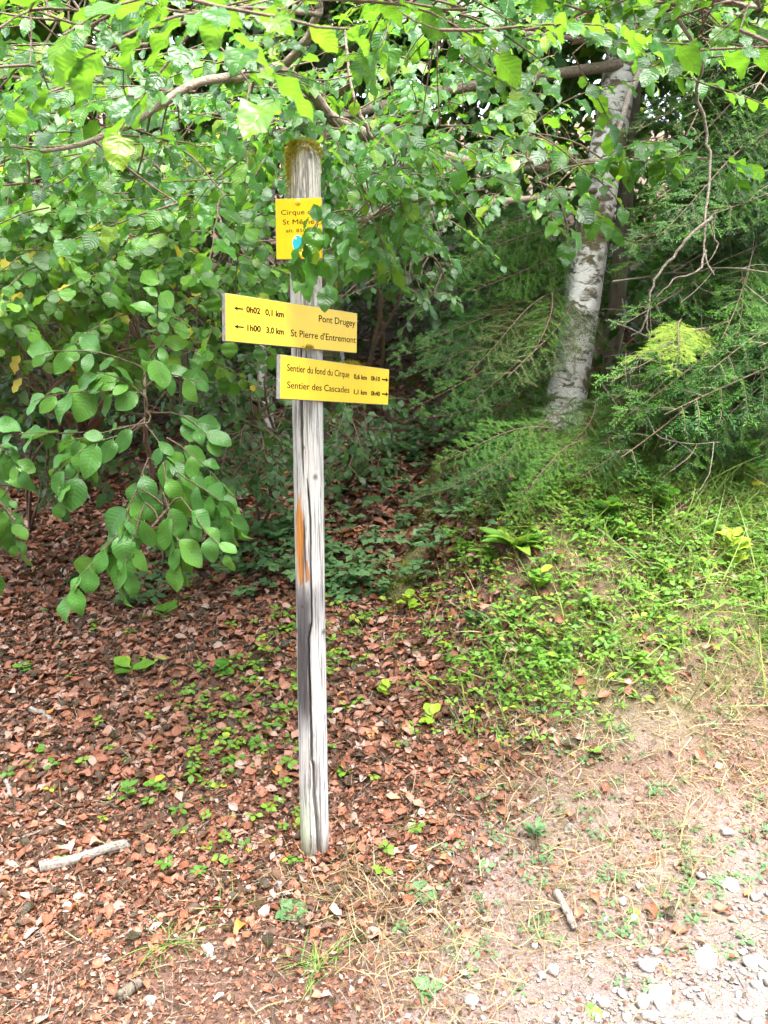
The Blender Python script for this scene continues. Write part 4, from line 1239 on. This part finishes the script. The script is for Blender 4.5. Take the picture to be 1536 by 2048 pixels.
# fir behind the beech trunk
FA = np.array([1.66, 5.75, 0.]); FA[2] = zt(FA[0], FA[1])
firA = fir('fir with a thin brown trunk standing right behind the pale beech trunk', FA, 9, .075, 26, (.1, .2), zlo=2.6, lmax=1.6, az=(-.9, 3.1))
for (q0, q1, mt) in [((1205, 470, 5.3), (900, 500, 4.5), None), ((1205, 440, 5.3), (930, 450, 4.9), None), ((1190, 520, 5.3), (960, 560, 4.6), None), ((1160, 560, 5.3), (880, 660, 4.6), None), ((1150, 575, 5.2), (960, 700, 4.3), M_NEEDLE_OLD),
                     ((1150, 590, 5.2), (1040, 740, 4.2), M_NEEDLE_OLD), ((1150, 600, 5.1), (830, 740, 4.7), None), ((1130, 690, 5.2), (850, 790, 4.6), None), ((1110, 560, 5.2), (1075, 690, 4.3), None), ((1100, 660, 5.2), (800, 700, 5.0), None),
                     ((1110, 830, 4.9), (875, 815, 4.3), None), ((1130, 850, 4.8), (980, 930, 3.9), None), ((1230, 840, 4.9), (1240, 940, 4.0), None), ((1130, 900, 4.6), (860, 985, 3.9), None), ((1140, 910, 4.5), (1030, 1010, 3.8), None), ((1220, 850, 4.9), (1310, 920, 4.1), None), ((1160, 800, 4.9), (1050, 860, 4.1), None), ((1120, 860, 4.4), (900, 900, 3.75), None), ((1180, 880, 4.3), (1060, 960, 3.7), None), ((1250, 880, 4.4), (1180, 950, 3.8), None), ((1060, 880, 4.3), (920, 960, 3.75), None), ((1200, 800, 4.9), (1150, 880, 4.1), None), ((1230, 790, 5.0), (1225, 880, 4.2), None), ((1110, 470, 5.2), (860, 560, 4.9), None), ((1120, 430, 5.4), (850, 480, 5.3), None), ((1130, 520, 5.3), (830, 610, 5.0), None), ((1120, 600, 5.3), (790, 690, 5.3), None), ((1080, 400, 5.6), (950, 520, 5.2), None), ((1100, 640, 5.0), (960, 800, 4.4), None), ((1120, 740, 5.0), (900, 870, 4.5), None)]:
    bough(firA, P(*q0), P(*q1), mt, up=(0, -.9, .7))
# big fir at the right edge
FB = np.array([3.05, 5.6, 0.]); FB[2] = zt(FB[0], FB[1])
firB = fir('large green fir filling the right edge of the photo', FB, 12, .16, 44, (.1, .1), zlo=1.2, lmax=2.3)
for k in range(84):
    py0 = rs.uniform(-100, 760); b0 = P(rs.uniform(1480, 1720), py0, rs.uniform(4.2, 5.6))
    py1 = py0 + rs.uniform(40, 220); tip = P(rs.uniform(1310 if py1 < 420 else 1240, 1570), py1, rs.uniform(3.6, 4.6))
    bough(firB, b0, tip, None, up=(-.2, -.9, .7), width=rs.uniform(.8, 1.1))
for (q0, q1) in [((1420, 660, 3.9), (1275, 700, 3.4)), ((1370, 640, 3.8), (1345, 725, 3.4))]:
    bough(firB, P(*q0), P(*q1), M_NEEDLE_YOUNG, up=(0, -.5, 1), width=1.1)['label'] = 'yellow green bough of young needles'
# bare dead branches low in the firs
for k in range(14):
    b0 = P(rs.uniform(1200, 1420), rs.uniform(560, 860), rs.uniform(4.4, 5.4)); dv = np.array([rs.uniform(-.6, 1), -.8, rs.uniform(-.6, .15)])
    l = limb([b0, b0 + dv * .3 + rs.normal(0, .06, 3), b0 + dv * .6 + rs.normal(0, .1, 3) + [0, 0, -.06], b0 + dv * .95 + [0, 0, -.2] + rs.normal(0, .1, 3)], .006, .0015, 20, .02)
    tl = [l]
    for q in range(4, 19, 2):
        e = l[0][q]; v = rs.normal(0, .12, 3) + dv * .1 + [0, 0, -.07]
        tl.append((curve_pts([e, e + v * .6 + rs.normal(0, .02, 3), e + v * 1.3], 6), np.linspace(.0022, .0007, 6)))
    link('dead_branch', tubes('dead_branch', tl, M_DEADTWIG, 4), firB if k % 2 else firA)
# hazel-like leaves and firs deeper in the wood
bgl = []
for (px, d, lab, r0, nb) in [(430, 7.5, 'dark fir in the shade just left of the post', .09, 40), (250, 8.5, 'dark fir deep behind the hazel bush', .10, 40), (60, 7.0, 'dark fir behind the hazel at the far left', .09, 40), (930, 9.0, 'fir with dark trunk in the gap between the post and the beech', .10, 34),
                             (1060, 11., 'tall fir deep in the wood left of the beech trunk', .12, 34), (620, 11., 'fir standing in line behind the post', .11, 34), (800, 14., 'farthest fir seen up the slope in the gap', .12, 30), (1380, 8.5, 'fir deep in shade behind the large right fir', .1, 34)]:
    b0 = np.array([(px - 768) / FPX * d, d, 0]); b0[2] = zt(b0[0], b0[1])
    fir(lab, b0, rs.uniform(9, 13), r0, nb, (rs.uniform(-.2, .2), 0), 'firs deep in the wood', zlo=[.6, .8, .5, 2.2, 2.4, 2.6, 3, 1.][len(bgl)], lmax=2.3)
    bgl.append(b0)
# slim bare trunks in the shade
for (px, d, w, mt, lab) in [(545, 6.6, .055, M_BEECHBARK, 'slim pale trunk left of the post under the longer board'), (690, 7.2, .075, M_BEECHBARK, 'pale trunk just right of the post beside the longer board'), (385, 6.8, .06, M_MOSSBARK, 'mossy brown trunk in the shade below the hazel'), (820, 9.5, .05, M_FIRBARK, 'thin dark trunk in the gap right of the post'),
                            (865, 12, .07, M_FIRBARK, 'far dark trunk near the middle of the gap'), (655, 6.4, .13, M_MOSSBARK, 'thick mossy trunk half hidden behind the post'), (780, 12.5, .05, M_FIRBARK, 'far thin trunk high in the gap beside the board end'), (1005, 8.0, .07, M_MOSSBARK, 'mossy dark trunk between the gap and the beech')]:
    b0 = np.array([(px - 768) / FPX * d, d, 0]); b0[2] = zt(b0[0], b0[1])
    rt = thing('bare_trunk', b0, lab, 'tree', 'slim trunks in the shade')
    top = b0 + np.array([rs.uniform(-.5, .5), .2, 8])
    link('trunk', tubes('trunk', [limb([b0 - [0, 0, .3], b0 + [0, 0, 1.], b0 * .6 + top * .4, top], w, w * .4, 30, .06)], mt, 10), rt)
    n = 700
    u = rs.normal(0, 1, (n, 3)) * [1.1, 1.1, 1.6]; p = top + u - [0, 0, 1.5]
    link('crown', merged('crown', lo_far, p, frame(rs.normal(0, 1, (n, 3)), np.array([0, 0, 1.]) + rs.normal(0, .4, (n, 3))), rs.uniform(.10, .17, n), M_BEECH), rt)

# dark understorey in the shade
n = 44000
x = rs.uniform(-7, 6, n); y = rs.uniform(5.6, 12, n)
zg = zt(x, y); h = rs.uniform(0, 1, n) ** 1.3 * 3.6
px_, py_, d_ = project(np.stack([x, y, zg + h], -1))
gap = np.exp(-((px_ - 770) / 95) ** 2) * (py_ > 600)
p = np.stack([x, y, zg + h], -1)
cl = np.round(p / [.6, .7, .5]) * [.6, .7, .5] + rs.normal(0, .15, (n, 3))
cl = cl[(wob(cl[:, 0], cl[:, 2] + cl[:, 1], 1.6, 4) > -.25) & (rs.rand(n) > gap * 1.3)]
n = len(cl)
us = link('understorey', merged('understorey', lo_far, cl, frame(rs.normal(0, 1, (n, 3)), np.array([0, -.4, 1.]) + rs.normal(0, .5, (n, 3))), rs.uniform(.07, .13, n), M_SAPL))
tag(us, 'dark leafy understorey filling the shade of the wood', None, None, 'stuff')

# unseen crowns added above the frame to darken the wood below
n = 30000
x = rs.uniform(-11, 11, n); y = rs.uniform(5.0, 17, n); p = np.stack([x, y, zt(x, y) + rs.uniform(5.2, 11, n)], -1)
cl = np.round(p / [.9, .9, .9]) * .9 + rs.normal(0, .24, (n, 3))
wc = link('shade_canopy', merged('shade_canopy', lo_far, cl, frame(rs.normal(0, 1, (n, 3)) * [1, 1, .4], np.array([0, 0, 1.]) + rs.normal(0, .4, (n, 3))), rs.uniform(.38, .55, n), M_FAR))
tag(wc, 'unseen leafy crowns added overhead to shade the wood', None, None, 'stuff')

# unseen trees added across the track behind the camera to block low sky light
n = 32000
x = rs.uniform(-26, 26, n); y = -rs.uniform(7.5, 13, n); h = rs.rand(n) * (12.5 + 2.5 * wob(x, y * 0, .5, 3))
p = np.stack([x, y, h], -1)
cl = np.round(p / 1.2) * 1.2 + rs.normal(0, .33, (n, 3))
ow = link('opposite_shade_wood', merged('opposite_shade_wood', lo_far, cl, frame(rs.normal(0, 1, (n, 3)), rs.normal(0, .6, (n, 3)) + [0, .3, 1]), rs.uniform(.35, .6, n), M_FAR))
tag(ow, 'unseen trees added across the track to block low sky light', None, None, 'stuff')

# the wood closing the view up the slope
n = 42000
y = rs.uniform(11, 34, n); x = rs.uniform(-1, 1, n) * (y * .62 + 3)
zg = zt(x, y); h = rs.uniform(0, 1, n) ** .8 * 13
p = np.stack([x, y, zg + h], -1)
cl = np.round(p / [1.1, 1.3, .9]) * [1.1, 1.3, .9] + rs.normal(0, .3, (n, 3))
cl = cl[(wob(cl[:, 0], cl[:, 2], .9, 4) + wob(cl[:, 1], cl[:, 0], .5, 8) > -.55)]
n = len(cl)
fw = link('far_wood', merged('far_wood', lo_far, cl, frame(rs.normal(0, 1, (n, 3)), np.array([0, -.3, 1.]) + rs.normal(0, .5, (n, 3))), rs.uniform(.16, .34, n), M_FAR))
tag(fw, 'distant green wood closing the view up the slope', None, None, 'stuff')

# ================================================================== GROUND COVER
lo_clover = [leaf_tpl(p_oval, 3 + k % 2, 3, seed=k, fold=.12, wave=.03, droop=.15, stalk=.06) for k in range(3)]
lo_lance = [leaf_tpl(p_lance, 5, 3, seed=k, fold=.12, wave=.03, droop=.3, stalk=.06) for k in range(3)]
blade5 = [leaf_tpl(p_blade, 6, 2, seed=k, fold=0, wave=0, droop=[.35, .7, .15, .95][k], stalk=0) for k in range(4)]
straw5 = [leaf_tpl(lambda v: .019 * (1 - v ** 2.2) + .003, 4, 2, seed=k, fold=0, wave=0, droop=[.5, .9, .2, 1.1][k], stalk=0) for k in range(4)]

def bank_density(x, y):
    b = bankmask(x, y) * ss(2.85, 3.35, y - .2 * np.clip(x - 1.1, 0, 3)) * (1 - .85 * ss(4.15, 4.7, y))
    b = b * (1 - np.exp(-(((x - 1.10) / .18) ** 2 + ((y - 3.05) / .12) ** 2)))
    return np.clip(b * (.62 + .6 * wob(x, y, 3.1, 6) + .45 * wob(x, y, 8, 16)), 0, 1)

def upright(n, lean=.5):
    return nrm(np.stack([rs.normal(0, lean, n), rs.normal(0, lean, n) - .15, np.ones(n)], -1))

def leafcover(name, label, xs_, ys_, nleaf, size, hgt, tpl, mat, flat=1.0, spread=.03):
    n = len(xs_); idx = np.repeat(np.arange(n), nleaf)
    a = rs.uniform(0, 2 * PI, n)[idx] + np.tile(np.arange(nleaf) * 2 * PI / nleaf, n) + rs.normal(0, .25, n * nleaf)
    h = (hgt * rs.uniform(.2, 1.2, n))[idx]
    gx_, gy_ = xs_[idx], ys_[idx]
    p = np.stack([gx_ + np.cos(a) * spread * .15, gy_ + np.sin(a) * spread * .15, zt(gx_, gy_) + h], -1)
    tip = np.stack([np.cos(a), np.sin(a), rs.normal(.15, .3, len(a))], -1)
    nor = np.stack([-np.cos(a) * .15, -np.sin(a) * .15 - .25, np.ones(len(a)) * flat], -1) + rs.normal(0, .25, (len(a), 3))
    sz = (size * rs.uniform(.6, 1.3, n))[idx] * rs.uniform(.85, 1.15, len(a))
    o = link(name, merged(name, tpl, p, frame(tip, nor), sz, mat, rnd=np.clip((rs.rand(n)[idx] * .8 + rs.rand(len(a)) * .2), 0, 1)))
    return tag(o, label, None, None, 'stuff')

x, y = scatter(17000, -.2, 3.2, 2.8, 5.6, bank_density)
leafcover('bank_herbs', 'bright three leaved herbs covering the right bank', x, y, 3, .030, .11, lo_clover, M_HERB)
x, y = scatter(4200, .0, 3.2, 2.9, 5.6, bank_density)
leafcover('bank_weeds', 'narrow leaved weeds among the herbs of the right bank', x, y, 5, .055, .05, lo_lance, M_HERB)
# small plants in the litter left of the post
def straw_patch(x, y): return ss(-.15, .45, wob(x, y, 4.2, 21))
def left_density(x, y):
    c = np.exp(-(((x + .62) / .30) ** 2 + ((y - 3.15) / .45) ** 2)) + .5 * np.exp(-(((x + .35) / .25) ** 2 + ((y - 3.7) / .5) ** 2))
    return np.clip(c * (.55 + .9 * ss(-.2, .5, wob(x, y, 7, 3))) + .02 + .25 * ss(.2, .8, wob(x, y, 3, 13)) * ss(3.2, 3.8, y) * (x > -2), 0, 1)
x, y = scatter(3600, -2.2, .6, 2.35, 5.2, left_density)
leafcover('litter_seedlings', 'small green seedlings scattered in the leaf litter', x, y, 5, .030, .045, lo_sapl, M_HERB, spread=.02)
x, y = scatter(2600, -1.5, .7, 4.1, 6.8, lambda x, y: .15 + .7 * ss(.0, .7, wob(x, y, 2.3, 2)))
leafcover('shade_herbs', 'bluish green lobed herbs in the shade behind the post', x, y, 5, .060, .14, [leaf_tpl(p_lobe, 6, 3, seed=k, fold=.05, wave=.02, droop=.15, stalk=.1) for k in range(3)], M_BLUE)
x, y = scatter(1300, .1, 2.0, 1.9, 3.4, lambda x, y: (1 - ss(-.2, .15, gdist(x, y))) * (.25 + .5 * ss(0, .6, wob(x, y, 4, 17))))
leafcover('edge_weeds', 'low bluish weeds dotted along the dirt edge of the track', x, y, 4, .022, .02, lo_sapl, M_BLUE)

def blades(name, label, x, y, size, tpl, mat, lean, lift=0.0, kmin=.4):
    n = len(x)
    p = np.stack([x, y, zt(x, y) + lift * rs.rand(n)], -1)
    o = link(name, merged(name, tpl, p, frame(upright(n, lean), rs.normal(0, 1, (n, 3)) * [1, 1, .1]), size * rs.uniform(kmin, 1.2, n), mat))
    return tag(o, label, None, None, 'stuff')
x, y = scatter(30000, -.1, 3.4, 2.8, 6.2, bank_density)
blades('bank_grass', 'green grass blades on the right bank', x, y, .12, [leaf_tpl(lambda v: .026 * (1 - v ** 2.2) + .002, 6, 2, seed=k, fold=0, wave=0, droop=[.5, .9, .3, 1.2][k], stalk=0) for k in range(4)], M_GRASS, .55)
def straw_density(x, y):
    g = gdist(x, y)
    e = ss(-.35, .1, hdist(x, y)) * (1 - ss(-.15, .15, g)) * (1 - ss(3.0, 3.5, y))
    b = bankmask(x, y) * ss(2.55, 2.9, y) * (1 - ss(4.5, 5.2, y)) * (.35 + .65 * np.maximum(ss(.9, 1.8, x), 1 - ss(3.1, 3.5, y)))
    f = np.exp(-(((x + .25) / .14) ** 2 + ((y - 2.45) / .12) ** 2)) * 1.4
    return np.clip(e * .75 * straw_patch(x, y) + ss(-.2, .1, g) * .08 + b * .8 + f * .7 + .03, 0, 1)
x, y = scatter(60000, -1.6, 3.2, 1.3, 5.2, straw_density)
blades('dry_grass', 'dry straw coloured grass at the foot of the bank', x, y, .085, straw5, M_STRAW, 1.5, .012)
x, y = scatter(10000, .0, 3.4, 2.9, 5.0, lambda x, y: bank_density(x, y) * (.4 + .6 * ss(.8, 1.8, x)))
blades('tall_dry_grass', 'pale dry stems standing among the bank herbs', x, y, .13, straw5, M_STRAW, .8)
x, y = scatter(9000, .9, 3.6, 3.1, 6., lambda x, y: ss(1.1, 1.9, x) * .7 + .08)
blades('tall_grass', 'long drooping grass at the right end of the bank', x, y, .26, [leaf_tpl(lambda v: .011 * (1 - v ** 2.2) + .0015, 7, 2, seed=k, fold=0, wave=0, droop=[.5, .9, .3, 1.2][k], stalk=0) for k in range(4)], M_GRASS, .6)
# fine twig litter
n = 9000
x = rs.uniform(-2.2, 2.2, n); y = rs.uniform(1.4, 4.6, n)
k = rs.rand(n) < (.35 + .65 * litter_density(x, y)) * (1 - .7 * ss(0, .3, gdist(x, y))); x, y = x[k], y[k]; n = len(x)
tip = np.stack([rs.normal(0, 1, n), rs.normal(0, 1, n), rs.normal(0, .12, n)], -1)
o = link('twig_litter', merged('twig_litter', [leaf_tpl(lambda v: .012, 4, 2, seed=k, fold=0, wave=0, droop=[.1, -.15, .25][k], stalk=0) for k in range(3)], np.stack([x, y, zt(x, y) + .014], -1), frame(tip, np.tile([0, -.3, 1.], (n, 1))), .075 * rs.uniform(.3, 1.5, n), M_DEADTWIG))
tag(o, 'thin dry twigs and stalks strewn over the litter', None, None, 'stuff')

# ================================================================== SINGLE THINGS
def plant(name, label, px, py, n, size, meshes, tiltup=.35, stem=.0, cat='plant', mat=None, group=None, d=None, rot=None):
    b0 = G(px, py); r = thing(name, b0, label, cat, group)
    for k in range(n):
        a = k * 2.4 + (rot or rs.rand() * 6) + rs.normal(0, .2); h = stem * (.3 + .7 * k / max(n - 1, 1))
        tip = np.array([math.cos(a), math.sin(a), tiltup * rs.uniform(.5, 1.5)])
        nor = np.array([-math.cos(a) * .3, -math.sin(a) * .3 - .3, 1.])
        o = link('leaf', meshes[k % len(meshes)], r, m4(frame(tip[None], nor[None])[0], b0 + np.array([0, 0, .004 + h]), size * rs.uniform(.75, 1.15)), mat)
    if stem > 0:
        link('stalk', tubes('stalk', [(np.array([b0 - [0, 0, .02], b0 + [.003, 0, stem * .5], b0 + [0, .004, stem]]), np.array([.002, .0017, .001]))], M_TWIG, 5), r)
    return r
hi_lance = leaf_meshes('lance_leaf', p_lance, M_HERB, 3, fold=.12, wave=.02, droop=.35, wf=6)
hi_herb = leaf_meshes('herb_leaf', p_oval, M_HERB, 3, fold=.12, wave=.03, droop=.2)
hi_blue = leaf_meshes('blue_leaf', p_oval, M_BLUE, 3, fold=.12, wave=.04, droop=.2)
hi_grass = leaf_meshes('blade', lambda v: .015 * (1 - v ** 2.2) + .002, M_GRASS, 4, fold=.3, wave=0, droop=.85, stalk=0)
hi_lime = leaf_meshes('lime_leaf', p_oval, M_LIME, 3, fold=.12, wave=.04, droop=.2)
plant('rosette_plant', 'green rosette weed on the bare dirt below the post foot', 585, 1830, 9, .065, hi_blue, .45)
plant('rosette_plant', 'toothed rosette weed beside the dirt right of the post foot', 840, 1800, 8, .062, hi_blue, .5)
plant('rosette_plant', 'star shaped weed in the pale dirt at the bottom middle', 800, 1855, 7, .045, hi_lance, .35, mat=M_BLUE)
plant('broadleaf_weed', 'broad leaved weed at the bottom middle of the photo', 855, 1985, 5, .05, hi_blue, .5)
plant('broadleaf_weed', 'broad leaved weed on the gravel at the bottom right', 1440, 1915, 4, .048, hi_blue, .35)
plant('broadleaf_weed', 'weed with three leaves beside the gravel near the bottom', 1175, 2035, 4, .045, hi_herb, .4)
plant('broadleaf_weed', 'weed with oval leaves on the dirt above the gravel', 1375, 1755, 4, .05, hi_blue, .3)
plant('broadleaf_weed', 'small weed in the middle of the dirt beside the gravel', 1270, 1840, 5, .045, hi_herb, .5)
plant('broadleaf_weed', 'weed growing close to the right of the post foot', 690, 1705, 6, .05, hi_blue, .5)
plant('fringe_weed', 'feathery bluish weed in the dry grass right of the post', 1070, 1685, 14, .06, hi_lance, 1.0, .05, mat=M_BLUE)
plant('lime_seedling', 'seedling with yellow green leaves right of the post in the litter', 865, 1455, 6, .085, hi_lime, .5, .05)
plant('lime_seedling', 'pale lime seedling on the litter between post and bank', 775, 1400, 5, .055, hi_lime, .7, .06)
plant('lime_seedling', 'lime leaved seedling beside the mossy root', 815, 1230, 6, .08, hi_lime, .6, .10)
plant('lime_seedling', 'tiny yellow green seedling at the left foot of the post', 598, 1668, 4, .045, hi_lime, .8, .04)
plant('leaf_seedling', 'seedling with a fan of leaves in the litter left of the post', 262, 1355, 9, .105, hi_sapl, .35, .05, mat=M_HERB)
plant('leaf_seedling', 'round leaved seedling in the litter close left of the post', 440, 1365, 6, .07, hi_hazel, .5, .07)
plant('leaf_seedling', 'seedling in the left litter halfway up the slope', 330, 1240, 10, .09, hi_sapl, .5, .05, mat=M_HERB)
plant('leaf_seedling', 'small seedling at the far left in the litter', 48, 1350, 8, .055, hi_sapl, .5, .04, mat=M_HERB)
plant('leaf_seedling', 'upright green seedling in the litter left of the post', 255, 1605, 10, .045, hi_herb, .7, .06)
plant('leaf_seedling', 'green seedling next to the upright one in the litter', 308, 1590, 8, .045, hi_herb, .6, .05)
plant('leaf_seedling', 'seedling near the left edge below the pale bark', 90, 1515, 7, .042, hi_herb, .5, .03)
plant('leaf_seedling', 'little lobed seedling under the hanging shrub', 160, 1185, 9, .075, hi_sapl, .5, .08)
plant('lance_leaved_plant', 'tuft of long glossy strap leaves on the bank right of the post', 1030, 1100, 22, .20, hi_lance, .9)
plant('lance_leaved_plant', 'smaller tuft of strap leaves beside the mossy root', 985, 1115, 10, .13, hi_lance, .7)
plant('round_leaved_plant', 'plant with round pale leaves at the right edge of the bank', 1500, 1010, 16, .085, hi_hazel, .6, .35)
plant('round_leaved_plant', 'round leaved plant below the large fir', 1390, 960, 14, .08, hi_hazel, .6, .3)
plant('round_leaved_plant', 'bright bramble like shoot in front of the fir trunk', 990, 780, 12, .11, hi_herb, .5, .22)
plant('toothed_leaved_plant', 'leafy plant on the bank below the white stone', 1250, 1100, 12, .07, hi_herb, .6, .12)
plant('yellow_leaved_plant', 'upright plant with yellow green leaves at the right edge', 1460, 1150, 14, .09, hi_lime, .9, .2)
for (px, py, n, s_, ms, tu, st, lab) in [(1080, 1190, 12, .075, hi_herb, .7, .10, 'leafy herb in the middle of the green bank'), (1180, 1230, 12, .07, hi_lance, .9, .08, 'narrow leaved herb in the middle of the green bank'), (1330, 1180, 14, .085, hi_lance, 1.0, .12, 'taller narrow leaved herb towards the right of the bank'), (1270, 1330, 8, .06, hi_herb, .6, .05, 'small herb above the bare earth patch on the bank'),
                                         (950, 1260, 9, .07, hi_sapl, .6, .07, 'dark leaved seedling at the left end of the green bank'), (1120, 1340, 8, .06, hi_herb, .7, .06, 'bright herb at the lower edge of the green bank'), (1420, 1290, 10, .07, hi_lance, .8, .08, 'grassy herb at the right of the bank above the track'), (1210, 1060, 12, .08, hi_hazel, .6, .14, 'round leaved herb just below the white stone'), (1330, 1050, 14, .08, hi_hazel, .6, .2, 'round leaved herb on the upper right bank'), (920, 1120, 10, .08, hi_herb, .7, .08, 'light green herb beside the top of the mossy ridge')]:
    plant('bank_herb', lab, px, py, n, s_, ms, tu, st)
for (px, py, n, s_, lab) in [(335, 1895, 46, .11, 'tuft of grass in the litter at the lower left'), (640, 1935, 46, .105, 'tuft of grass on the dirt below the post'), (460, 1830, 16, .10, 'thin grass tuft left of the post foot'), (815, 1650, 26, .10, 'grass tuft in the dry grass just right of the post')]:
    b0 = G(px, py); r = thing('grass_tuft', b0, lab, 'grass')
    for k in range(n):
        a = rs.rand() * 6.28; tip = np.array([math.cos(a) * rs.uniform(.2, 1), math.sin(a) * rs.uniform(.2, 1), rs.uniform(.3, 1)])
        q = b0 + np.array([rs.normal(0, .025), rs.normal(0, .02), 0])
        link('blade', hi_grass[k % 4], r, m4(frame(tip[None], np.array([[math.cos(a) * -.5, math.sin(a) * -.5, 1]]))[0], q, s_ * rs.uniform(.6, 1.2)))

def stick(name, label, pts, r0, r1, mat, lift=.012, n=24, cat='stick', wig=.006, flat=False):
    g = [G(*q) for q in pts]; b0 = g[0]
    c = curve_pts(g, n); c[:, 2] = zt(c[:, 0], c[:, 1]) + lift + r0 * .6
    c[1:-1] += rs.normal(0, wig * .3, (n - 2, 3))
    rad = np.linspace(r0, r1, n) * (1 + .12 * rs.normal(0, 1, n).cumsum() / n ** .5 * .5)
    rad = np.concatenate([[.0005], rad, [.0005]]); c = np.vstack([c[:1], c, c[-1:]]); c[0] -= (c[2] - c[1]) * .02; c[-1] += (c[-2] - c[-3]) * .02
    me = tubes(name, [(c - b0, rad)], mat, 10)
    return tag(link(name, me, None, Matrix.Translation(Vector(b0))), label, cat)
stick('fallen_branch', 'pale peeling length of branch lying in the litter at the lower left', [(80, 1750), (150, 1733), (210, 1712), (258, 1700)], .020, .015, M_STICK, n=30)
stick('curved_stick', 'short curved white stick on the dirt below the post', [(536, 1808), (570, 1796), (618, 1800)], .0055, .004, M_STICK)
stick('dead_root', 'grey root end lying on the dirt towards the gravel', [(1112, 1798), (1130, 1830), (1150, 1872)], .013, .011, M_STICK)
stick('straight_stick', 'long thin straight stick in the litter left of the post', [(140, 1222), (260, 1205), (388, 1187)], .005, .003, M_DEADTWIG)
stick('straight_stick', 'long thin stalk running from the litter to the post foot', [(330, 1778), (430, 1730), (530, 1680)], .003, .0016, M_DEADTWIG)
stick('straight_stick', 'thin stick at the left below the bark piece', [(25, 1690), (90, 1668), (160, 1640)], .005, .003, M_DEADTWIG)
stick('short_stick', 'short pale broken stick in the litter under the shrub', [(248, 1252), (292, 1282)], .006, .004, M_STICK)
stick('short_stick', 'short pale stick on the slope right of the post', [(1035, 1628), (1086, 1602)], .006, .004, M_STICK)
stick('bark_strip', 'curled pale bark strip at the left edge of the litter', [(-8, 1560), (14, 1575), (22, 1600)], .011, .008, M_STICK)
stick('bark_strip', 'pale broken bark piece in the left litter', [(52, 1427), (85, 1436), (105, 1450)], .014, .010, M_STICK)
stick('wood_chip', 'dark rotten wood chip at the bottom left', [(243, 2010), (280, 1980)], .018, .012, M_FIRBARK)
stick('long_stalk', 'thin grass stalk reaching out from the litter right of the post', [(660, 1185), (700, 1172), (745, 1150)], .004, .002, M_DEADTWIG)

def rock(name, label, px, py, s_, mat, sq=(1, .8, .7), seed=0, cat='stone', sink=.2):
    b0 = G(px, py)
    V, F, UV = pebble(3, seed, mat); V = V * np.array(sq) / np.array([1, .8, .6])
    o = link(name, mesh_np(name, V, [F[:, :3]], mat), None, m4(rotz_frame(1, .1)[0], b0 + [0, 0, s_ * sink], s_))
    return tag(o, label, cat)
rock('white_stone', 'small white stone in the litter at the lower left', 419, 1912, .040, M_WHITE, (.8, .7, 1), 3, sink=.4)
rock('white_stone', 'white stone lying on the mossy bank under the fir', 1218, 985, .075, M_WHITE, (1, .8, .8), 5, sink=.3)
rock('white_stone', 'white stone half hidden by weeds right of the post', 1140, 1665, .050, M_STONE, (.9, .8, .9), 8, sink=.3)
rock('white_stone', 'pale stone in the dry grass near the right edge', 1452, 1672, .050, M_STONE, (1, .8, .8), 9, sink=.3)
rock('white_stone', 'tiny white chip in the litter left of the post', 216, 1310, .045, M_WHITE, (1, .8, .5), 11, sink=.3)
rock('flat_stone', 'flat pale stone at the edge of the gravel', 1465, 1775, .060, M_STONE, (1.2, .9, .5), 12, sink=.15)
rock('flat_stone', 'larger pale stone set in the gravel', 1410, 1925, .075, M_STONE, (1.3, 1, .5), 13, sink=.1)
rock('flat_stone', 'pale broad stone near the bottom of the gravel', 1320, 1995, .075, M_STONE, (1, 1, .5), 14, sink=.1)
rock('grey_stone', 'grey stone chip at the bottom left of the litter', 300, 2005, .04, M_STONE, (1, .8, .6), 15)
rock('grey_stone', 'grey stone just below the foot of the post', 560, 1770, .045, M_STONE, (1.2, .8, .6), 16)

# mossy root running down the bank, with moss fuzz
def mossy(name, label, pts, r, cat='root'):
    g = np.array([G(*q) for q in pts]); b0 = g[0]; rt = thing(name, b0, label, cat)
    c = curve_pts(g, 40); c[:, 2] = zt(c[:, 0], c[:, 1]) - r * .55
    rad = r * (1 + .25 * np.sin(np.linspace(0, 9, 40)) + .15 * rs.normal(0, 1, 40)); rad[0] = rad[-1] = .01
    rad = np.convolve(np.pad(rad, 2, mode='edge'), np.ones(5) / 5, 'valid')
    link('wood', tubes('wood', [(c, rad)], M_MOSSBARK, 12), rt)
    n = 4200
    k = rs.randint(0, 39, n); u = rs.rand(n)[:, None]; a = rs.uniform(0, PI, n)
    ax = nrm(c[k + 1] - c[k]); sd_ = nrm(np.cross(ax, [0, 0, 1.])); upv = np.cross(sd_, ax)
    nn = sd_ * np.cos(a)[:, None] + upv * np.sin(a)[:, None]
    p = c[k] * (1 - u) + c[k + 1] * u + nn * rad[k][:, None] * .97
    p_, R_, s_ = tuft(n, p, nn, .03, .1, .8)
    stuffpart(link('moss', merged('moss', blade3, p_, R_, s_, M_MOSSG), rt))
M_MOSSG = needle_mat('green_moss', [(0, (.05, .065, .010)), (.5, (.10, .115, .014)), (1, (.20, .20, .02))], (.25, .28, .03))
mossy('mossy_root', 'mossy root ridge running down the edge of the right bank', [(915, 900), (880, 970), (850, 1060), (830, 1130), (795, 1215)], .095)
mossy('mossy_root', 'short mossy hump in front of the root ridge', [(700, 1130), (740, 1150), (775, 1180)], .035)
mossy('mossy_root', 'mossy ledge on the bank beside the white stone', [(1150, 960), (1190, 1000), (1250, 1010), (1290, 1040)], .09)
mossy('mossy_stump', 'mossy rotten stump in the shade under the hazel', [(190, 860), (185, 930), (180, 990)], .09, 'stump')
mossy('mossy_log', 'mossy log lying up the slope in the dark gap', [(700, 800), (770, 780), (850, 740)], .07, 'log')
